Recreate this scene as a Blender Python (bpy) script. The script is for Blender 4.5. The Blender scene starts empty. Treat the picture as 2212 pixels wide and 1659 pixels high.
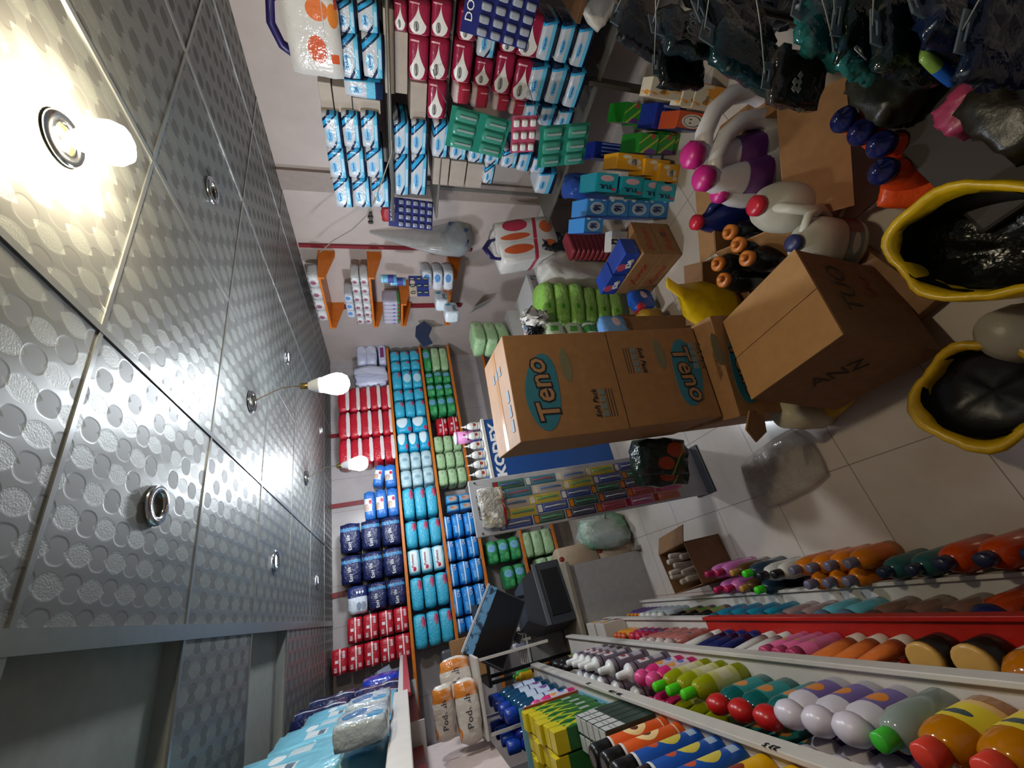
import bpy, bmesh, math, random
from mathutils import Matrix, Vector, noise
PI = math.pi
SC = bpy.context.scene
COL = SC.collection
random.seed(7)

# ---------------------------------------------------------------- camera
FPX, CX, CY = 873.6, 1106.0, 829.5
CAMP = Vector((0.0, 0.0, 1.75))
ROWX = Vector((-0.2096, -0.2283, -0.9508))
ROWY = Vector((-0.8690, 0.4892, 0.0741))
_c = ROWX.cross(ROWY); ROWZ = _c.normalized()
ROWX.normalize(); ROWY = ROWZ.cross(ROWX).normalized()
cam = bpy.data.cameras.new('camera'); cam_o = bpy.data.objects.new('camera', cam); COL.objects.link(cam_o)
cam.sensor_fit = 'HORIZONTAL'; cam.sensor_width = 36.0; cam.lens = FPX / 2212.0 * 36.0
cam.clip_start = 0.02; cam.clip_end = 60
M = Matrix((ROWX, -ROWY, -ROWZ)).transposed().to_4x4(); M.translation = CAMP
cam_o.matrix_world = M
SC.camera = cam_o
# ---------------------------------------------------------------- world, exposure
SC.view_settings.view_transform = 'Standard'; SC.view_settings.look = 'None'
SC.view_settings.gamma = 1.0; SC.view_settings.use_curve_mapping = False
SC.view_settings.exposure = 1.0
W = bpy.data.worlds.new('world'); SC.world = W; W.use_nodes = True
W.node_tree.nodes['Background'].inputs[0].default_value = (0.72, 0.78, 0.9, 1)
W.node_tree.nodes['Background'].inputs[1].default_value = 0.10
BULB_WARM = 230.0; BULB_COOL = 175.0

def ray(x, y):
    dx, dy = (x - CX) / FPX, (y - CY) / FPX
    return ROWX * dx + ROWY * dy + ROWZ
def at(x, y, X=None, Y=None, Z=None):
    """where the line of sight through a photo pixel meets a wall, shelf front or floor plane"""
    d = ray(x, y)
    if X is not None: t = (X - CAMP.x) / d.x
    elif Y is not None: t = (Y - CAMP.y) / d.y
    else: t = (Z - CAMP.z) / d.z
    return CAMP + d * t

# ---------------------------------------------------------------- materials
def lin(c):
    if isinstance(c, str):
        c = c.lstrip('#'); c = [int(c[i:i+2], 16) / 255 for i in (0, 2, 4)]
    return tuple((v / 12.92 if v <= 0.04045 else ((v + 0.055) / 1.055) ** 2.4) for v in c[:3]) + (1,)
class NT:
    def __init__(s, name):
        s.m = bpy.data.materials.new(name); s.m.use_nodes = True; s.t = s.m.node_tree; s.N = s.t.nodes; s.L = s.t.links
        s.b = s.N['Principled BSDF']; s._co = None
    def new(s, ty, **k):
        n = s.N.new(ty)
        for a, v in k.items(): setattr(n, a, v)
        return n
    def setin(s, sock, v):
        if isinstance(v, (int, float, tuple)): sock.default_value = v
        else: s.L.new(v, sock)
    def math(s, op, a, b=0.0, c=None):
        n = s.new('ShaderNodeMath', operation=op)
        s.setin(n.inputs[0], a); s.setin(n.inputs[1], b)
        if c is not None: s.setin(n.inputs[2], c)
        return n.outputs[0]
    def co(s):
        if s._co is None:
            tc = s.new('ShaderNodeTexCoord'); sp = s.new('ShaderNodeSeparateXYZ'); s.L.new(tc.outputs['Object'], sp.inputs[0])
            s.tc = tc; s._co = sp.outputs
        return s._co
    def mix(s, f, a, b):
        n = s.new('ShaderNodeMix', data_type='RGBA'); s.setin(n.inputs[0], f)
        s.setin(n.inputs[6], a); s.setin(n.inputs[7], b); return n.outputs[2]
    def noise(s, scale, detail=3, rough=.5):
        s.co(); n = s.new('ShaderNodeTexNoise'); n.inputs['Scale'].default_value = scale; n.inputs['Detail'].default_value = detail
        n.inputs['Roughness'].default_value = rough
        s.L.new(s.tc.outputs['Object'], n.inputs['Vector']); return n.outputs[0]
    def bump(s, h, strength=.3, dist=.01):
        n = s.new('ShaderNodeBump'); n.inputs['Strength'].default_value = strength; n.inputs['Distance'].default_value = dist
        s.L.new(h, n.inputs['Height']); s.L.new(n.outputs[0], s.b.inputs['Normal'])
    def ramp(s, v, lo, hi):
        n = s.new('ShaderNodeMapRange'); s.setin(n.inputs[0], v); n.inputs[1].default_value = lo; n.inputs[2].default_value = hi; return n.outputs[0]
MATS = {}
def mat(name, col, rough=.5, metal=0, spec=.5, trans=0, alpha=1, coat=0, bump=0, bscale=60, var=.06, emit=None, es=1, ior=1.45):
    if name in MATS: return MATS[name]
    n = NT(name); c = lin(col)
    if var and not trans:
        f = n.ramp(n.noise(25, 2), .3, .7)
        out = n.mix(f, tuple(v * (1 - var) for v in c[:3]) + (1,), tuple(min(1, v * (1 + var)) for v in c[:3]) + (1,))
        n.L.new(out, n.b.inputs['Base Color'])
    else: n.b.inputs['Base Color'].default_value = c
    n.b.inputs['Roughness'].default_value = rough; n.b.inputs['Metallic'].default_value = metal
    n.b.inputs['Specular IOR Level'].default_value = spec; n.b.inputs['IOR'].default_value = ior
    n.b.inputs['Transmission Weight'].default_value = trans; n.b.inputs['Alpha'].default_value = alpha
    n.b.inputs['Coat Weight'].default_value = coat
    if emit: n.b.inputs['Emission Color'].default_value = lin(emit); n.b.inputs['Emission Strength'].default_value = es
    if bump: n.bump(n.noise(bscale, 4, .6), bump, .004)
    MATS[name] = n.m; return n.m
def pmat(name, base, layers=(), rough=.35, bump=.25, bscale=40, spec=.5, frontonly=True, alpha=1, coat=0, trans=0):
    """printed film or board: bands / ellipses / rectangles in the object's own x,z (front) plane"""
    if name in MATS: return MATS[name]
    n = NT(name); o = n.co(); x, y, z = o[0], o[1], o[2]
    col = lin(base)
    for ly in layers:
        k = ly[0]
        if k == 'band':
            _, nx, nz, c0, c1, cc = ly
            v = n.math('ADD', n.math('MULTIPLY', x, nx), n.math('MULTIPLY', z, nz))
            f = n.math('MULTIPLY', n.math('GREATER_THAN', v, c0), n.math('LESS_THAN', v, c1))
        elif k == 'ell':
            _, ex, ez, rx, rz, cc = ly
            a = n.math('DIVIDE', n.math('SUBTRACT', x, ex), rx); b = n.math('DIVIDE', n.math('SUBTRACT', z, ez), rz)
            f = n.math('LESS_THAN', n.math('ADD', n.math('MULTIPLY', a, a), n.math('MULTIPLY', b, b)), 1.0)
        elif k == 'rect':
            _, x0, x1, z0, z1, cc = ly
            f = n.math('MULTIPLY', n.math('MULTIPLY', n.math('GREATER_THAN', x, x0), n.math('LESS_THAN', x, x1)),
                       n.math('MULTIPLY', n.math('GREATER_THAN', z, z0), n.math('LESS_THAN', z, z1)))
        elif k == 'drop':
            _, ex, ez, rx, rz, cc = ly       # tear drop lying on its side, point to the right
            b = n.math('DIVIDE', n.math('SUBTRACT', x, ex), rx); a = n.math('DIVIDE', n.math('SUBTRACT', z, ez), rz)
            wdt = n.math('MAXIMUM', n.math('SUBTRACT', 1.0, n.math('MULTIPLY', n.math('MAXIMUM', b, 0.0), .45)), 0.02)
            a2 = n.math('DIVIDE', a, n.math('MULTIPLY', wdt, wdt))
            b2 = n.math('MINIMUM', b, n.math('MULTIPLY', b, .45))
            f = n.math('LESS_THAN', n.math('ADD', n.math('MULTIPLY', a2, a2), n.math('MULTIPLY', b2, b2)), 1.0)
        elif k == 'noise':
            _, sc, lo, hi, cc = ly
            f = n.ramp(n.noise(sc, 2), lo, hi)
        if len(ly) and k != 'noise' and frontonly:
            f = n.math('MULTIPLY', f, n.math('LESS_THAN', y, 0.0)) if frontonly == 'y' else f
        col = n.mix(f, col, lin(cc))
    n.setin(n.b.inputs['Base Color'], col)
    n.b.inputs['Roughness'].default_value = rough; n.b.inputs['Specular IOR Level'].default_value = spec
    n.b.inputs['Alpha'].default_value = alpha; n.b.inputs['Coat Weight'].default_value = coat
    n.b.inputs['Transmission Weight'].default_value = trans
    if bump: n.bump(n.noise(bscale, 3, .6), min(1, bump * 1.5), .010)
    MATS[name] = n.m; return n.m

# ---------------------------------------------------------------- mesh helpers
def mesh_of(bm, name, smooth=False):
    me = bpy.data.meshes.new(name); bm.normal_update(); bm.to_mesh(me); bm.free()
    if smooth:
        for p in me.polygons: p.use_smooth = True
    return me
def obj(name, me, m=None, parent=None, loc=None, rot=None):
    o = bpy.data.objects.new(name, me); COL.objects.link(o)
    if m is not None and me is not None and hasattr(me, 'materials') and not len(me.materials):
        me.materials.append(m)
    if parent is not None: o.parent = parent
    if loc is not None: o.location = loc
    if rot is not None: o.rotation_euler = rot
    return o
def tag(o, label, cat, group=None, kind=None):
    if label: o['label'] = label
    if cat: o['category'] = cat
    if group: o['group'] = group
    if kind: o['kind'] = kind
    return o
def thing(name, label, cat, loc=(0, 0, 0), rot=(0, 0, 0), group=None):
    o = bpy.data.objects.new(name, None); COL.objects.link(o); o.empty_display_size = .05
    o.location = loc; o.rotation_euler = rot if not isinstance(rot, (int, float)) else (0, 0, rot)
    return tag(o, label, cat, group)
def struct(name, me, m):
    o = obj(name, me, m); o['kind'] = 'structure'; return o
def kids(o): return [c for c in COL.objects if c.parent == o]
_KID = {}
def copy_tree(src, loc, rot=(0, 0, 0), label=None, group=None, scale=None):
    r = src.copy(); COL.objects.link(r)
    r.location = loc; r.rotation_euler = rot if not isinstance(rot, (int, float)) else (0, 0, rot)
    if scale is not None: r.scale = scale
    if label: r['label'] = label
    if group: r['group'] = group
    for ch in list(src.children):
        c = ch.copy(); COL.objects.link(c); c.parent = r
        for g in ch.children:
            d = g.copy(); COL.objects.link(d); d.parent = c
    return r
def bm_box(bm, x0, x1, y0, y1, z0, z1, bevel=0, seg=2, mtx=None):
    v = [bm.verts.new((x, y, z)) for x in (x0, x1) for y in (y0, y1) for z in (z0, z1)]
    F = [(0, 1, 3, 2), (4, 6, 7, 5), (0, 4, 5, 1), (2, 3, 7, 6), (0, 2, 6, 4), (1, 5, 7, 3)]
    fs = [bm.faces.new([v[i] for i in f]) for f in F]
    if bevel:
        es = list({e for f in fs for e in f.edges})
        r = bmesh.ops.bevel(bm, geom=es, offset=bevel, segments=seg, affect='EDGES', profile=.5)
        v = list({w for f in r['faces'] for w in f.verts} | {w for w in v if w.is_valid})
    if mtx is not None: bmesh.ops.transform(bm, matrix=mtx, verts=[w for w in v if w.is_valid])
def box_me(x0, x1, y0, y1, z0, z1, bevel=0, seg=2):
    bm = bmesh.new(); bm_box(bm, x0, x1, y0, y1, z0, z1, bevel, seg); return mesh_of(bm, 'box')
def boxes_me(lst, bevel=0):
    bm = bmesh.new()
    for b in lst: bm_box(bm, *b, bevel=bevel)
    return mesh_of(bm, 'boxes')
def pack_me(w, d, h, puff=.3, seed=0, n=(7, 5, 5), crumple=.0, flat=0):
    """soft filled bag, origin at bottom centre"""
    bm = bmesh.new(); nx, ny, nz = n; g = {}
    def V(i, j, k):
        key = (i, j, k)
        if key in g: return g[key]
        a, b, c = 2 * i / nx - 1, 2 * j / ny - 1, 2 * k / nz - 1
        r = puff
        x = a * math.sqrt(max(0, 1 - r * (b * b + c * c) / 2 + r * r * b * b * c * c / 3))
        y = b * math.sqrt(max(0, 1 - r * (a * a + c * c) / 2 + r * r * a * a * c * c / 3))
        z = c * math.sqrt(max(0, 1 - r * (a * a + b * b) / 2 + r * r * a * a * b * b / 3))
        p = Vector((x * w / 2, y * d / 2, z * h / 2))
        if crumple:
            q = noise.noise_vector(p * (6 / max(w, h)) + Vector((seed * 3.1, seed, 0))) * crumple * min(w, h)
            p += q
        p.z += h / 2
        if p.z < 0: p.z = 0
        g[key] = bm.verts.new(p); return g[key]
    for i in range(nx):
        for j in range(ny):
            for k, o in ((0, 1), (nz, 0)):
                q = [V(i, j, k), V(i + 1, j, k), V(i + 1, j + 1, k), V(i, j + 1, k)]
                bm.faces.new(q[::-1] if o else q)
    for i in range(nx):
        for k in range(nz):
            for j, o in ((0, 0), (ny, 1)):
                q = [V(i, j, k), V(i + 1, j, k), V(i + 1, j, k + 1), V(i, j, k + 1)]
                bm.faces.new(q[::-1] if o else q)
    for j in range(ny):
        for k in range(nz):
            for i, o in ((0, 1), (nx, 0)):
                q = [V(i, j, k), V(i, j + 1, k), V(i, j + 1, k + 1), V(i, j, k + 1)]
                bm.faces.new(q[::-1] if o else q)
    return mesh_of(bm, 'pack', True)
def lathe_me(prof, n=20, sx=1, sy=1, cap=True, smooth=True):
    bm = bmesh.new(); rings = []
    for r, z in prof:
        rings.append([bm.verts.new((math.cos(2 * PI * i / n) * r * sx, math.sin(2 * PI * i / n) * r * sy, z)) for i in range(n)])
    for a, b in zip(rings, rings[1:]):
        for i in range(n): bm.faces.new((a[i], a[(i + 1) % n], b[(i + 1) % n], b[i]))
    if cap:
        bm.faces.new(rings[0][::-1]); bm.faces.new(rings[-1])
    return mesh_of(bm, 'lathe', smooth)
def loft_me(rings, n=20, cap=True, smooth=True, p=2.0):
    """rings: (cx, cy, z, rx, ry) super-ellipses"""
    bm = bmesh.new(); R = []
    for ring in rings:
        cx, cy, z, rx, ry = ring[:5]; e = ring[5] if len(ring) > 5 else p
        row = []
        for i in range(n):
            t = 2 * PI * i / n; c, s = math.cos(t), math.sin(t)
            row.append(bm.verts.new((cx + math.copysign(abs(c) ** (2 / e), c) * rx, cy + math.copysign(abs(s) ** (2 / e), s) * ry, z)))
        R.append(row)
    for a, b in zip(R, R[1:]):
        for i in range(n): bm.faces.new((a[i], a[(i + 1) % n], b[(i + 1) % n], b[i]))
    if cap: bm.faces.new(R[0][::-1]); bm.faces.new(R[-1])
    return mesh_of(bm, 'loft', smooth)
def bm_tube(bm, pts, r, n=8, cap=True):
    pts = [Vector(p) for p in pts]; rows = []
    rr = r if isinstance(r, (list, tuple)) else [r] * len(pts)
    up = None
    for i, p in enumerate(pts):
        d = (pts[min(i + 1, len(pts) - 1)] - pts[max(i - 1, 0)]).normalized()
        if up is None: up = Vector((0, 0, 1)) if abs(d.z) < .9 else Vector((1, 0, 0))
        a = d.cross(up).normalized(); b = a.cross(d).normalized(); up = b
        rows.append([bm.verts.new(p + a * math.cos(2 * PI * k / n) * rr[i] + b * math.sin(2 * PI * k / n) * rr[i]) for k in range(n)])
    for A, B in zip(rows, rows[1:]):
        for i in range(n): bm.faces.new((A[i], A[(i + 1) % n], B[(i + 1) % n], B[i]))
    if cap: bm.faces.new(rows[0][::-1]); bm.faces.new(rows[-1])
def tube_me(pts, r, n=8):
    bm = bmesh.new(); bm_tube(bm, pts, r, n); return mesh_of(bm, 'tube', True)
def arc(cx, cz, rx, rz, a0, a1, n=12, y=0):
    return [(cx + rx * math.cos(a0 + (a1 - a0) * i / n), y, cz + rz * math.sin(a0 + (a1 - a0) * i / n)) for i in range(n + 1)]
def prism_me(poly, y0, y1, axis='y', smooth=False):
    """polygon in x,z extruded along y"""
    bm = bmesh.new()
    f = (lambda a, b, c: (a, c, b)) if axis == 'y' else ((lambda a, b, c: (a, b, c)) if axis == 'z' else (lambda a, b, c: (c, a, b)))
    A = [bm.verts.new(f(a, b, y0)) for a, b in poly]; B = [bm.verts.new(f(a, b, y1)) for a, b in poly]
    bm.faces.new(A); bm.faces.new(B[::-1])
    for i in range(len(poly)):
        j = (i + 1) % len(poly); bm.faces.new((A[j], A[i], B[i], B[j]))
    bmesh.ops.recalc_face_normals(bm, faces=bm.faces)
    return mesh_of(bm, 'prism', smooth)
def blob(cx, cz, rx, rz, n=20, wob=0, seed=0, rot=0):
    out = []
    for i in range(n):
        t = 2 * PI * i / n; k = 1 + wob * math.sin(2 * t + seed) + wob * .6 * math.cos(3 * t + seed)
        a, b = math.cos(t) * rx * k, math.sin(t) * rz * k
        out.append((cx + a * math.cos(rot) - b * math.sin(rot), cz + a * math.sin(rot) + b * math.cos(rot)))
    return out
_TXT = {}
def text_me(s, size, ext=.0008, bold=0.0, shear=0, width=None):
    """lettering standing in the x,z plane, facing -y, centred on the origin"""
    key = (s, round(size, 4), ext, bold, shear, width)
    if key in _TXT: return _TXT[key]
    cu = bpy.data.curves.new('t', 'FONT'); cu.body = s; cu.size = size; cu.extrude = ext; cu.offset = bold; cu.shear = shear
    cu.align_x = 'CENTER'; cu.align_y = 'CENTER'; cu.resolution_u = 2
    o = bpy.data.objects.new('t', cu); COL.objects.link(o)
    dg = bpy.context.evaluated_depsgraph_get(); dg.update()
    me = bpy.data.meshes.new_from_object(o.evaluated_get(dg)); bpy.data.objects.remove(o); bpy.data.curves.remove(cu)
    me.materials.clear(); me.transform(Matrix.Rotation(PI / 2, 4, 'X'))
    if width:
        xs = [v.co.x for v in me.vertices]
        if xs: me.transform(Matrix.Scale(width / (max(xs) - min(xs)), 4, (1, 0, 0)))
    _TXT[key] = me; return me
def lettering(s, size, m, parent, loc, rot=(0, 0, 0), name='lettering', **k):
    me = text_me(s, size, **k)
    key = me.name + m.name
    if key not in _TXT:
        c = me.copy(); c.materials.append(m); _TXT[key] = c
    return obj(name, _TXT[key], None, parent, loc, rot)
ORD = ['zeroth', 'first', 'second', 'third', 'fourth', 'fifth', 'sixth', 'seventh', 'eighth', 'ninth', 'tenth', 'eleventh', 'twelfth',
       'thirteenth', 'fourteenth', 'fifteenth', 'sixteenth', 'seventeenth']
PROTO = {}
USED = set()
def put(key, loc, rot=0, label=None, group=None, scale=None, cat=None):
    """first use moves the original, later uses copy it with all its parts"""
    src = PROTO[key]
    if key not in USED:
        USED.add(key)
        for ch in []: pass
        src.location = loc; src.rotation_euler = rot if not isinstance(rot, (int, float)) else (0, 0, rot)
        if scale is not None: src.scale = scale
        if label: src['label'] = label
        if group: src['group'] = group
        return src
    o = copy_tree(src, loc, rot, label, group, scale if scale is not None else (1, 1, 1))
    return o
WHITE = mat('white_plastic', '#d8d8d4', .35); BLACK = mat('black_plastic', '#15161a', .35)
INK = mat('dark_ink', '#1b1b26', .6); WINK = mat('white_ink', '#e6e6e6', .5); NAVYINK = mat('navy_ink', '#14245a', .5); REDINK = mat('red_ink', '#b01a2a', .5)
# ================================================================ the room
CEIL = 2.33; RWX = 2.80; BWY = 4.35; LWX = -1.0
n = NT('floor_tiles'); o = n.co()
def frac(n, v, per, off): return n.math('FRACT', n.math('DIVIDE', n.math('SUBTRACT', v, off), per))
gx = frac(n, o[0], .4, .16); gy = frac(n, o[1], .4, .015)
g = n.math('MAXIMUM', n.math('LESS_THAN', gx, .009), n.math('LESS_THAN', gy, .009))
dirt = n.ramp(n.noise(3.0, 5, .6), .35, .75)
base = n.mix(dirt, lin('#bdb2a9'), lin('#ab9f94'))
n.L.new(n.mix(g, base, lin('#7d736a')), n.b.inputs['Base Color'])
n.b.inputs['Roughness'].default_value = .16; n.b.inputs['Specular IOR Level'].default_value = .5
struct('floor', box_me(LWX - .1, 3.6, -1.2, BWY + .1, -.1, 0), n.m)

n = NT('wall_paint'); f = n.ramp(n.noise(4, 5, .6), .3, .8)
n.L.new(n.mix(f, lin('#b7a9a3'), lin('#a89a94')), n.b.inputs['Base Color']); n.b.inputs['Roughness'].default_value = .45
n.bump(n.noise(90, 2), .05, .002)
WALLM = n.m
# back wall with large tiles
n = NT('wall_tiles'); o = n.co()
gx = frac(n, o[0], .33, .05); gz = frac(n, o[2], .45, .1)
g = n.math('MAXIMUM', n.math('LESS_THAN', gx, .008), n.math('LESS_THAN', gz, .006))
n.L.new(n.mix(g, n.mix(n.ramp(n.noise(5, 4), .3, .8), lin('#b0a8a8'), lin('#9d9596')), lin('#6a6264')), n.b.inputs['Base Color'])
n.b.inputs['Roughness'].default_value = .3
WTILE = n.m
struct('wall_back', box_me(LWX - .1, 3.2, BWY, BWY + .1, 0, CEIL + .1), WTILE)
struct('wall_right', boxes_me([(RWX, 3.2, -.6, 2.57, 0, CEIL), (RWX, 3.2, 2.57, 3.36, 0, CEIL), (RWX, 3.2, 3.36, BWY, 0, CEIL)]), WALLM)
struct('wall_left', box_me(LWX - .1, LWX, -.6, BWY, 0, CEIL + .1), WALLM)
# shallow pilaster, its shade band put into a darker colour
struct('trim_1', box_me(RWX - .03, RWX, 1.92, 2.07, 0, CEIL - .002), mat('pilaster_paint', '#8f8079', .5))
REDT = mat('red_trim_gloss', '#7c1f29', .35)
struct('trim_2', box_me(RWX - .02, RWX, 2.57, 2.60, .9, CEIL - .01), REDT)
struct('trim_3', box_me(RWX - .02, RWX, 3.33, 3.38, .9, CEIL - .01), REDT)
# dark red vertical strips on the back wall
for i, (px, py) in enumerate(((750, 1090), (740, 1283), (745, 940))):
    p = at(px, py, Y=BWY)
    struct('trim_%d' % (4 + i), box_me(p.x - .022, p.x + .022, BWY - .012, BWY, 1.5, CEIL), REDT)
struct('trim_7', box_me(LWX, LWX + .02, .5, BWY, 1.60, 1.78), mat('red_band_gloss', '#8c1018', .35))

# ceiling: metal tiles with an embossed pattern of ovals and leaves
n = NT('ceiling_tiles'); o = n.co(); x, y = o[0], o[1]
PX, PY = .118, .118
def cell(ax, ay, sx, sy):
    a = n.math('SUBTRACT', n.math('FRACT', n.math('ADD', n.math('DIVIDE', x, PX), ax)), .5)
    b = n.math('SUBTRACT', n.math('FRACT', n.math('ADD', n.math('DIVIDE', y, PY), ay)), .5)
    a = n.math('ABSOLUTE', n.math('DIVIDE', a, sx)); b = n.math('ABSOLUTE', n.math('DIVIDE', b, sy))
    return n.math('ADD', n.math('POWER', a, 2.4), n.math('POWER', b, 2.4))
def leaf(ax, ay):
    a = n.math('SUBTRACT', n.math('FRACT', n.math('ADD', n.math('DIVIDE', x, PX), ax)), .5)
    b = n.math('SUBTRACT', n.math('FRACT', n.math('ADD', n.math('DIVIDE', y, PY), ay)), .5)
    a = n.math('ABSOLUTE', n.math('DIVIDE', a, .19)); b = n.math('ABSOLUTE', n.math('DIVIDE', b, .36))
    return n.math('ADD', a, n.math('MULTIPLY', b, b))
ov = n.math('MINIMUM', cell(0, 0, .21, .235), cell(.5, .5, .21, .235))
lf = n.math('MINIMUM', leaf(.5, 0), leaf(0, .5))
fo = n.math('LESS_THAN', ov, 1.0); fl = n.math('LESS_THAN', lf, 1.0)
col = n.mix(fl, n.mix(fo, lin('#686967'), lin('#595957')), lin('#727470'))
n.L.new(col, n.b.inputs['Base Color'])
rg = n.math('ADD', .34, n.math('ADD', n.math('MULTIPLY', fo, .22), n.math('MULTIPLY', fl, .12)))
n.L.new(rg, n.b.inputs['Roughness']); n.b.inputs['Metallic'].default_value = .3; n.b.inputs['Specular IOR Level'].default_value = .5
nz = n.noise(260, 3, .6)
hgt = n.math('ADD', n.math('MULTIPLY', n.math('MULTIPLY', fl, nz), .8),
             n.math('ADD', n.math('MULTIPLY', n.ramp(ov, .8, 1.2), .5), n.math('MULTIPLY', n.ramp(lf, .8, 1.1), .4)))
n.bump(hgt, .28, .003)
CEILM = n.m
XS = [-.50, .10, .69, 1.285, 1.90, 2.50]; YS = [-.31, .29, .895, 1.50, 2.095, 2.70, 3.30, 3.90]
HOLES = {(-.50, .895), (-.50, 2.095)}
bm = bmesh.new()
xe = [-1.1] + XS + [3.2]; ye = [-1.2] + YS + [BWY + .1]
for i in range(len(xe) - 1):
    for j in range(len(ye) - 1):
        if (xe[i], ye[j]) in HOLES: continue
        bm_box(bm, xe[i] + .003, xe[i + 1] - .003, ye[j] + .003, ye[j + 1] - .003, CEIL, CEIL + .02)
struct('ceiling', mesh_of(bm, 'ceiling'), CEILM)
struct('trim_8', boxes_me([(-1.1, 3.2, -1.2, BWY + .1, CEIL + .045, CEIL + .06)] +
    [(a, a + .6, b, b + .004, CEIL + .02, CEIL + .045) for a, b in HOLES] + [(a, a + .6, b + .6, b + .604, CEIL + .005, CEIL + .045) for a, b in HOLES] +
    [(a, a + .004, b, b + .6, CEIL + .02, CEIL + .045) for a, b in HOLES] + [(a + .59, a + .594, b, b + .6, CEIL + .02, CEIL + .045) for a, b in HOLES]),
    mat('ceiling_void', '#85867f', .7))
TB = mat('ceiling_bar_metal', '#8f9190', .28, metal=.7)
k = 9
for i, xx in enumerate(XS):
    w = .024 if xx == .10 else .010
    struct('trim_%d' % k, box_me(xx - w, xx + w * .6, -1.2, BWY, CEIL - .004, CEIL + .004), TB); k += 1
for yy in YS:
    w = .009
    struct('trim_%d' % k, box_me(-1.1, 3.2, yy - w, yy + w * .4, CEIL - .003, CEIL + .004), TB); k += 1
# ================================================================ lamps
CHROME = mat('chrome', '#b9bcc0', .15, metal=1)
def emis(name, c, s):
    m = bpy.data.materials.new(name); m.use_nodes = True; nt = m.node_tree
    b = nt.nodes['Principled BSDF']; b.inputs['Base Color'].default_value = (.9, .9, .9, 1)
    b.inputs['Emission Color'].default_value = c; b.inputs['Emission Strength'].default_value = s
    return m
GLOW_W = emis('bulb_glow_warm', (1, .86, .60, 1), BULB_WARM)
GLOW_C = emis('bulb_glow_cool', (.86, .93, 1, 1), BULB_COOL)
GLASS_P = [(.019, 0), (.027, -.004), (.031, -.018), (.040, -.042), (.045, -.066), (.043, -.088), (.030, -.108), (.010, -.116)]
def bulb(name, loc, label, glow, long=False, wire=None, tilt=(0, 0, 0)):
    t = thing(name, label, 'light bulb', loc, tilt)
    if long:
        P = [(.024, 0), (.038, -.010), (.042, -.030), (.042, -.048), (.034, -.066), (.012, -.076)]
        obj('bulb_glass', lathe_me(P[::-1], 24), glow, t, (0, 0, -.028))
        obj('bulb_base', lathe_me([(.018, -.030), (.026, -.026), (.020, -.015), (.014, 0)], 20), WHITE, t)
        return t
    t.scale = (1.2, 1.2, 1.2)
    obj('bulb_glass', lathe_me(GLASS_P[::-1], 24), glow, t)
    if wire is not None: wire = wire / 1.2
    obj('bulb_collar', lathe_me([(.0315, -.016), (.0300, 0), (.0165, .034), (.013, .038)], 24), mat('bulb_collar_white', '#d5d6da', .4), t)
    obj('socket', lathe_me([(.0125, .033), (.0135, .036), (.0135, .064), (.007, .068)], 12), mat('brass_socket', '#8a7648', .35, metal=.8) if wire else mat('socket_dark', '#3a3c40', .5), t)
    if wire is not None:
        pts = [Vector((0, 0, .066)), Vector((.004, .003, .09)), Vector((-.002, 0, .13)), wire * .7 + Vector((0, 0, .04)), wire]
        obj('wire', tube_me(pts, .0018, 6), mat('wire_sheath', '#6d6252', .6), t)
        obj('wire', tube_me([p + Vector((.003, .002, 0)) for p in pts], .0014, 6), mat('wire_sheath', '#6d6252', .6), t)
    return t
ring_me = lathe_me([(.030, -.001), (.031, -.008), (.047, -.009), (.052, -.004), (.052, .0)], 32, cap=False)
cup_me = lathe_me([(.001, .0225), (.018, .022), (.030, -.001)], 24, cap=False)
DL = [((333, 1092), 'big ringed ceiling downlight beside the missing ceiling panel'),
      ((455, 412), 'unlit ceiling downlight on the right side, nearest the tissue wall'),
      ((541, 868), 'ceiling downlight ring with a wired bulb dangling from it'),
      ((592, 1212), 'ceiling downlight with a white glint, left side, second from the door end'),
      ((620, 772), 'ceiling downlight with bright glint above the orange shelves'),
      ((660, 1033), 'ceiling downlight ring from which the far bulb hangs'),
      ((693, 930), 'ceiling downlight with glint closest to the back wall'),
      ((684, 1253), 'small ceiling downlight near the back wall over the navy packs'),
      ((130, 300), 'wide ceiling ring holding the brightest bulb')]
for i, ((x, y), lab) in enumerate(DL):
    p = at(x, y, Z=CEIL)
    t = thing('downlight', lab, 'downlight', (p.x, p.y, CEIL - .004), 0, 'round ceiling downlights')
    obj('ring', ring_me, CHROME, t)
    glinting = i in (3, 4, 6, 7)  # bulb reflections in these cups put in as weak emission
    obj('reflector', cup_me.copy(), mat('downlight_cup_lit', '#dfe3ea', .3, emit='#eef2ff', es=3.5) if glinting else mat('downlight_cup_dark', '#57513f', .3, metal=.6), t, (0, 0, -.001))
p = at(130, 300, Z=CEIL)
bulb('ceiling_bulb', (p.x, p.y, CEIL - .014), 'large glowing bulb set straight into its ceiling ring', GLOW_W, long=True)
pd = at(541, 868, Z=CEIL); pb = at(688, 832, Y=pd.y)
bulb('hanging_bulb', pb, 'glowing bulb dangling on twisted wire in mid room', GLOW_C, wire=Vector((pd.x - pb.x, 0, CEIL - .012 - pb.z)))
pd = at(660, 1033, Z=CEIL); pb = at(752, 1004, Y=pd.y)
bulb('hanging_bulb', pb, 'glowing bulb hanging further back before the navy diaper packs', GLOW_C, wire=Vector((pd.x - pb.x, 0, CEIL - .012 - pb.z)))
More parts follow.
